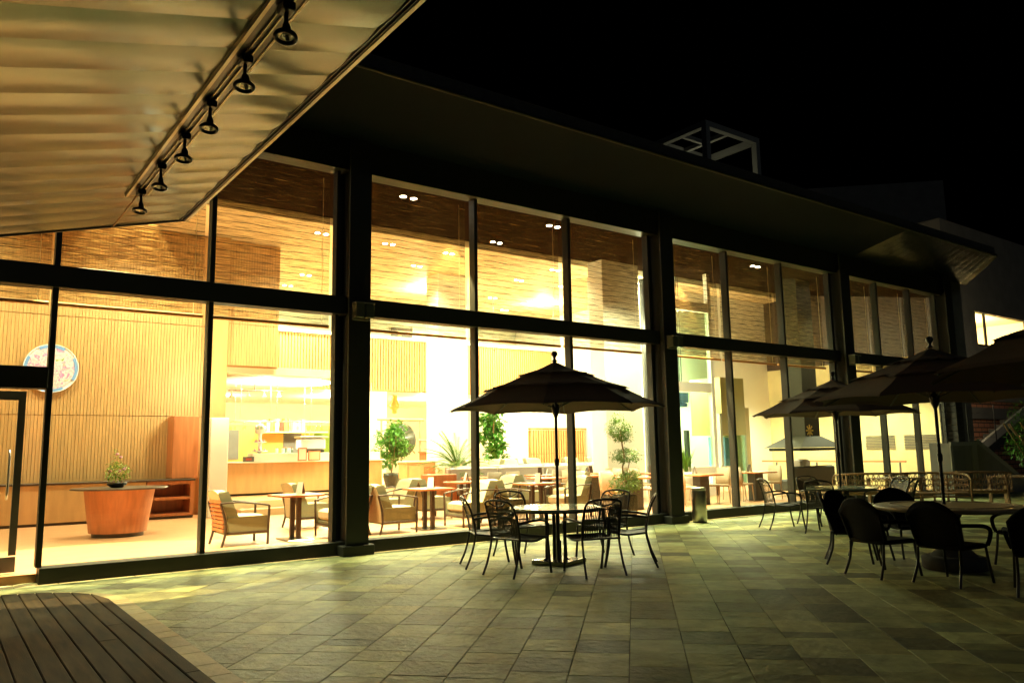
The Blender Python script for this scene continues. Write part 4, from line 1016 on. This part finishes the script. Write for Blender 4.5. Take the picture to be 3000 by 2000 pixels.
b = MB(); pts = [(.66*math.cos(2*PI*k/64), .66*math.sin(2*PI*k/64), .756) for k in range(65)]; b.tube(pts, .006, 5, caps=False); b.build("inlay_ring", 'dark_wood', t3)
MB().lathe([(.34, 0), (.36, .02), (.36, .14), (.30, .16)], n=36).build("plinth", 'concrete', t3); MB().lathe([(.26, .161), (.20, .22), (.12, .3), (.10, .6), (.16, .699)], n=28).build("pedestal", 'concrete', t3)
wk = make_wicker(); wg = "dark wicker armchairs at the round table"
wl = [((9.68, 5.80), (.55, -.8), "dark wicker chair on the far left of the wood topped table"), ((9.02, 5.04), (.95, -.22), "dark wicker chair at the left of the wood topped table, back to us"), ((9.07, 4.28), (.98, -.1), "dark wicker chair nearest the camera, its rounded back before the wood table"),
 ((10.75, 5.62), (-.6, -.9), "dark wicker chair behind the wood topped table"), ((9.95, 5.85), (0, -1), "dark wicker chair between the green glass table and the wood table"), ((10.9, 4.2), (-.9, .45), "dark wicker chair right of the wood topped table"), ((9.03, 3.38), (.9, .4), "dark wicker chair cut off by the right edge of the picture")]
for k, ((x, y), d, lb) in enumerate(wl):
    if k == 0: wk.location = (x, y, 0); wk.rotation_euler = (0, 0, hw(*d)); wk['label'] = lb; wk['group'] = wg
    else: dup(wk, (x, y, 0), hw(*d), lb, wg)
# teak armchairs with flower lattice
def make_lattice():
    t = thing("lattice_bench", "", "chair")
    b = MB(); N = 20
    arc = lambda z, k=1: [(.80*math.sin(a)*1.0, -.02-.42*math.cos(a)*k+.1, z+.05*math.cos(a)) for a in [-1.35+2.7*i/N for i in range(N+1)]]
    b.tube(arc(.80), .024, 8); b.build("top_rail", 'teak', t)
    for s in (-1, 1): MB().tube(crv([(s*.78, -.0, .81), (s*.79, .12, .78), (s*.78, .26, .70)]), .024, 8).build("armrest", 'teak', t); MB().tube([(s*.78, .26, .70), (s*.76, .25, 0)], .024, 8).build("leg", 'teak', t); MB().tube([(s*.6, -.24, .8), (s*.62, -.30, 0)], .024, 8).build("leg", 'teak', t)
    b = MB(); r = .085
    for row in range(3):
        for i in range(18):
            a0 = -1.3+2.6*(i+.5*(row % 2))/18
            z = .52+row*.115
            cx, cyy = .79*math.sin(a0), .08-.42*math.cos(a0); tx, ty = math.cos(a0)*.79, .42*math.sin(a0); l_ = math.hypot(tx, ty); tx /= l_; ty /= l_
            b.tube([(cx+tx*r*math.cos(q), cyy+ty*r*math.cos(q), z+r*math.sin(q)) for q in [2*PI*j/10 for j in range(11)]], .009, 4, caps=False)
    b.build("flower_lattice", 'teak', t)
    b = MB(); b.rbox(-.74, .74, -.22, .24, .40, .44, .01); b.build("seat", 'teak', t); MB().tube([(-.74, .25, .36), (.74, .25, .36)], .02, 6).build("apron", 'teak', t)
    return t
lb0 = make_lattice(); lb0.location = (17.4, 9.85, 0); lb0.rotation_euler = (0, 0, hw(.6, .6)); lb0['label'] = "teak bench with flower lattice back left of the dark umbrella pole"; lb0['group'] = "teak lattice benches"
dup(lb0, (17.75, 8.75, 0), hw(-.75, -.65), "teak bench with flower lattice back behind the dark umbrella pole", "teak lattice benches")
dup(lb0, (19.2, 8.45, 0), hw(.55, .45), "teak bench with flower lattice back at the right", "teak lattice benches")
for k, (x, y, lb) in enumerate(((18.1, 9.7, "slatted teak table between the lattice benches"), (20.3, 8.0, "slatted teak table by the right edge"))):
    t = thing("teak_table", lb, "table", (x, y, 0), 0, "teak tables")
    b = MB()
    for j in range(9): b.rbox(-.45, .45, -.45+j*.1, -.36+j*.1, .70, .725, .003)
    b.build("tabletop", 'teak', t)
    for sx in (-1, 1):
        for sy in (-1, 1): MB().box(sx*.4-.03, sx*.4+.03, sy*.4-.03, sy*.4+.03, 0, .698).build("leg", 'teak', t)
# litter bin
t = thing("litter_bin", "slim stainless steel cylinder litter bin against the glass wall", "bin", (12.62, 10.85, 0))
MB().lathe([(.145, .02), (.15, .03), (.15, .62), (.145, .63)], n=32).build("body", 'steel', t); MB().lathe([(.15, .64), (.155, .65), (.155, .68), (.12, .69)], n=32).build("rim", 'steel', t); MB().lathe([(.135, 0), (.14, .019)], n=32).build("foot", 'black', t)

# ================================================================== RIGHT SIDE
nb = thing("neighbour_building", "dark rendered building with a brick base and a lit upstairs window", "building")
b = MB(); b.box(28.6, 30.7, 12.9, 16, 3.0, 9.5); b.box(35.2, 48, 12.9, 16, 3.0, 9.5); b.box(30.7, 35.2, 12.9, 16, 6.3, 9.5); b.box(30.7, 35.2, 12.9, 16, 3.0, 5.0); b.build("upper_wall", 'grey', nb)
MB().box(28.6, 48, 13.0, 16, -.01, 2.99).build("brick_wall", 'brick', nb)
f_ = MB().box(30.72, 35.18, 12.93, 12.98, 5.02, 5.1).build("window_frame", 'frame', nb); MB().box(31.45, 31.6, 12.93, 12.98, 5.1, 6.28).build("mullion", 'frame', f_); MB().box(30.72, 30.8, 12.93, 12.98, 5.1, 6.28).build("jamb", 'frame', f_); MB().box(35.1, 35.18, 12.93, 12.98, 5.1, 6.28).build("jamb", 'frame', f_)
b = MB(); b.box(30.72, 35.18, 15.9, 15.95, 5.0, 6.3); b.box(30.71, 30.75, 13, 15.9, 5.0, 6.3); b.box(35.15, 35.19, 13, 15.9, 5.0, 6.3); b.box(30.72, 35.18, 13, 15.9, 6.27, 6.295); b.box(30.72, 35.18, 13, 15.9, 5.001, 5.01); b.build("lit_room", 'cream', nb)
lamp('POINT', (32.2, 14.3, 5.95), 90, (1, .9, .6), .12, parent=nb)  # assumed lamp lighting the room behind the upstairs window
MB().box(28.8, 34, 12.9, 12.99, 2.35, 2.75).build("louvre_band", 'grey_paint', nb)
b = MB(); b.lathe([(.14, 6.15), (.14, 6.2)], (32.2, 14.3, 0), 16); b.build("assumed_ceiling_lamp", 'lamp', nb)  # assumed fixture for that room's lamp
# stairs: landing box beside the facade end, flight going down to the right
st = thing("stone_staircase", "dark outdoor staircase with a grey stringer against the brick wall", "stairs")
b = MB()
for k in range(9): b.box(24.35+k*.38, 24.35+(k+1)*.38, 10.62, 11.75, 0, 1.44-k*.16)
b.build("steps", 'concrete', st)
b = MB(); y0, y1 = 10.52, 10.6
pts = [(24.35, 0), (27.9, 0), (27.9, .12), (24.35, 1.56)]
b.add([(x, y0, z) for x, z in pts]+[(x, y1, z) for x, z in pts], [(0, 1, 2, 3), (7, 6, 5, 4), (3, 2, 6, 7), (1, 5, 6, 2)]); b.build("stringer", 'grey', st)
b = MB(); pts = [(24.35, 1.48), (27.9, .04), (27.9, .14), (24.35, 1.62)]
b.add([(x, y0-.03, z) for x, z in pts]+[(x, y0-.002, z) for x, z in pts], [(0, 1, 2, 3), (7, 6, 5, 4), (3, 2, 6, 7), (1, 5, 6, 2)]); b.build("stringer_trim", 'grey_light', st)
MB().box(22.75, 24.34, 10.56, 11.1, 0, 1.5).build("landing_box", 'grey', st)
b = MB(); b.box(22.75, 22.88, 10.52, 10.558, .0, 1.42); b.box(24.05, 24.34, 10.52, 10.558, .0, 1.42); b.box(22.75, 24.34, 10.50, 10.558, 1.421, 1.53); b.build("panel_frame", 'grey_light', st)
b = MB(); b.box(22.95, 23.6, 10.53, 10.557, .1, 1.3); b.build("vent_panel", 'grey_paint', st)
b = MB()
for k in range(6): b.tube([(22.75, 10.7, 1.65+k*.18), (26.1, 10.7, 1.65+k*.18)], .006, 5)
for x in (22.75, 24.3, 26.1): b.tube([(x, 10.7, 1.5), (x, 10.7, 2.62)], .016, 6)
b.build("wire_railing", 'black', st)
b = MB(); pts = [(28.9, 1.2), (34.5, 3.1), (34.5, 3.4), (28.9, 1.5)]
b.add([(x, 12.3, z) for x, z in pts]+[(x, 12.4, z) for x, z in pts], [(0, 1, 2, 3), (7, 6, 5, 4), (3, 2, 6, 7), (0, 4, 5, 1)]); b.build("upper_stringer", 'grey_light', st)
b = MB()
for k in range(9): b.box(29.0+k*.5, 29.5+k*.5, 12.402, 12.95, .9+k*.17, 1.3+k*.17)
b.build("upper_steps", 'concrete', st)
t = thing("assumed_wall_lamp", "assumed, unseen small warm lamp on the end wall lighting the brick wall and the eave end", "wall lamp", (25.72, 11.9, 3.0))  # assumed unseen lamp, added for the warm light on brick and soffit end
MB().rbox(-.06, .1, -.06, .06, -.1, .1, .01).build("body", 'grey_paint', t); MB().box(.101, .108, -.05, .05, -.08, .08).build("lens", 'lamp', t)
lamp('POINT', (.3, 0, .0), 55, (1, .8, .45), .06, parent=t)
# shrub at the right edge
t = thing("leafy_shrub", "pale leafed shrub hanging over the right edge of the terrace", "shrub", (23.9, 8.9, 0)); b = MB()
for k in range(7): b.tube(crv([(0, 0, 0), (rp.uniform(-.2, .3), rp.uniform(-.2, .2), 1.0), (rp.uniform(-.7, .6), rp.uniform(-.5, .5), 2.0)]), .02, 5)
b.build("stem", 'bark', t)
b = MB()
for k in range(12): blob(b, (rp.uniform(-.6, .7), rp.uniform(-.6, .6), rp.uniform(1.0, 2.4)), (.35, .35, .3), 60, .16, .05, rp)
b.build("foliage", 'leaf', t)
# roof structures
t = thing("plant_tower", "dark grey windowless tower block rising behind the roof", "building", (38, 27, 0), math.radians(-45))
MB().box(-10, 10, 0, 6, 0, 16.2).build("walls", 'grey', t)
t = thing("roof_frame", "pale steel box frame standing on the roof", "steel frame", (13.93, 11.24, 7.6))
b = MB()
X, Y_, Z = 2.0, 1.6, 1.4
for z in (Z-.14,): b.box(0, X, 0, .14, z, Z); b.box(0, X, Y_-.14, Y_, z, Z); b.box(0, .14, .142, Y_-.142, z, Z); b.box(X-.14, X, .142, Y_-.142, z, Z); b.box(.9, 1.0, .142, Y_-.142, z+.02, Z-.02); b.box(.142, .898, .8, .88, z+.02, Z-.02)
b.build("top_frame", 'grey_light', t)
for x, y in ((0, 0), (X-.14, 0), (0, Y_-.14), (X-.14, Y_-.14)): MB().box(x, x+.14, y, y+.14, 0, Z-.142).build("post", 'grey_light', t)
lamp('POINT', (1.0, 1.0, .35), 1.6, (1, .95, .6), .1, parent=t)  # added lamp inside the frame, in place of skylight glow from below

# ================================================================== LIGHTS
PW_ = 230
def make_downlight():
    t = thing("downlight_pair", "", "ceiling light")
    for s in (-1, 1):
        f_ = MB().lathe([(.07, 0), (.075, -.012), (.058, -.012)], (s*.11, 0, 0), 16).build("housing", 'card', t)
        MB().lathe([(.056, -.013), (.056, -.016)], (s*.11, 0, 0), 16).build("lamp_disc", 'lamp', f_)
    return t
rows = [("front row of the pale ceiling", 18, [3.7, 7.44, 9.29, 11.13, 14.9, 16.7, 18.65]), ("second row of the pale ceiling", 19.75, [11.1, 14.84, 16.7, 18.7]),
 ("third row of the pale ceiling", 22.6, [8.85, 15.8, 17.6]), ("rear row of the pale ceiling", 24.4, [8.95, 10.65, 17.6]),
 ("row nearest the glass in the dark ceiling", 12.5, [3.4, 6.85, 10.33, 13.8, 17.2, 20.7]), ("inner row of the dark ceiling", 16.4, [7.8, 11.6, 15.6])]
slope = lambda y: 6.0+(y-11.4)*1.06/5.77-.004
ords = ["first", "second", "third", "fourth", "fifth", "sixth", "seventh"]
dl = make_downlight(); dl0 = True
for rn, y, xs in rows:
    for k, x in enumerate(xs):
        z = 6.895 if y not in (12.5, 16.4) else slope(y)
        lb = ords[k]+" downlight pair from the left, "+rn
        if dl0: dl0 = False; dl.location = (x, y, z); dl['label'] = lb; dl['group'] = "paired ceiling downlights"
        else: dup(dl, (x, y, z), 0, lb, "paired ceiling downlights")
        if y < 13 or z == 6.895:
            p_ = PW_*(1.5 if y < 13 else .8)
            if x > 19: p_ *= .3
            elif x > 16: p_ *= .55
            lamp('SPOT', (x, y, z-.06), p_, WARM, .1, (0, 0, 0), math.radians(80 if y < 13 else 140), .7 if y < 13 else .6)
lamp('SPOT', (0, 18, 6.8), PW_*.8, WARM, .1, (0, 0, 0), math.radians(165), 1.0); lamp('SPOT', (0, 12.5, 6.1), PW_*1.5, WARM, .1, (0, 0, 0), math.radians(80), .7)  # assumed spots out of view, continuing the downlight rows to the left
# assumed bar / gallery / deep room lamps, added without fixtures
for x, y, z, p_ in ((7.6, 22.3, 3.3, 70), (9.2, 22.3, 3.3, 70), (12, 28, 3.4, 90), (16, 28, 3.4, 90), (19, 28, 3.4, 60), (8, 29, 3.4, 70), (13.0, 22.5, 6.5, 90), (18, 22.5, 6.5, 90), (17.5, 22.6, 2.9, 30), (9, 26.5, 5.9, 25), (16, 26.4, 5.9, 35), (17.4, 16.4, 4.9, 70), (17.4, 16.9, 1.2, 30), (19.4, 17.1, 3.5, 30), (16.9, 17.3, 5.2, 25), (17.6, 16.9, 3.6, 25), (5.25, 18.1, 3.2, 25)):
    lamp('POINT', (x, y, z), p_, (.94, .92, .58), .12)
for x, y, z, p_ in ((22.0, 16.5, 3.5, 170), (23.4, 13.4, 3.45, 130), (19.0, 16.9, 3.9, 110), (14.9, 14.3, 5.85, 240)): lamp('SPOT', (x, y, z), p_, (.94, .93, .56), .15, (0, 0, 0), math.radians(168), .6)  # added spots without fixtures, brighten the stone wall, lift and white column
# assumed spots without fixtures grazing the blinds, for the light cones there
for x in (1.95, 7.15, 13.0): lamp('SPOT', (x, 11.85, 5.75), 1100, (1, .8, .42), .03, (0, 0, 0), math.radians(52), .05)
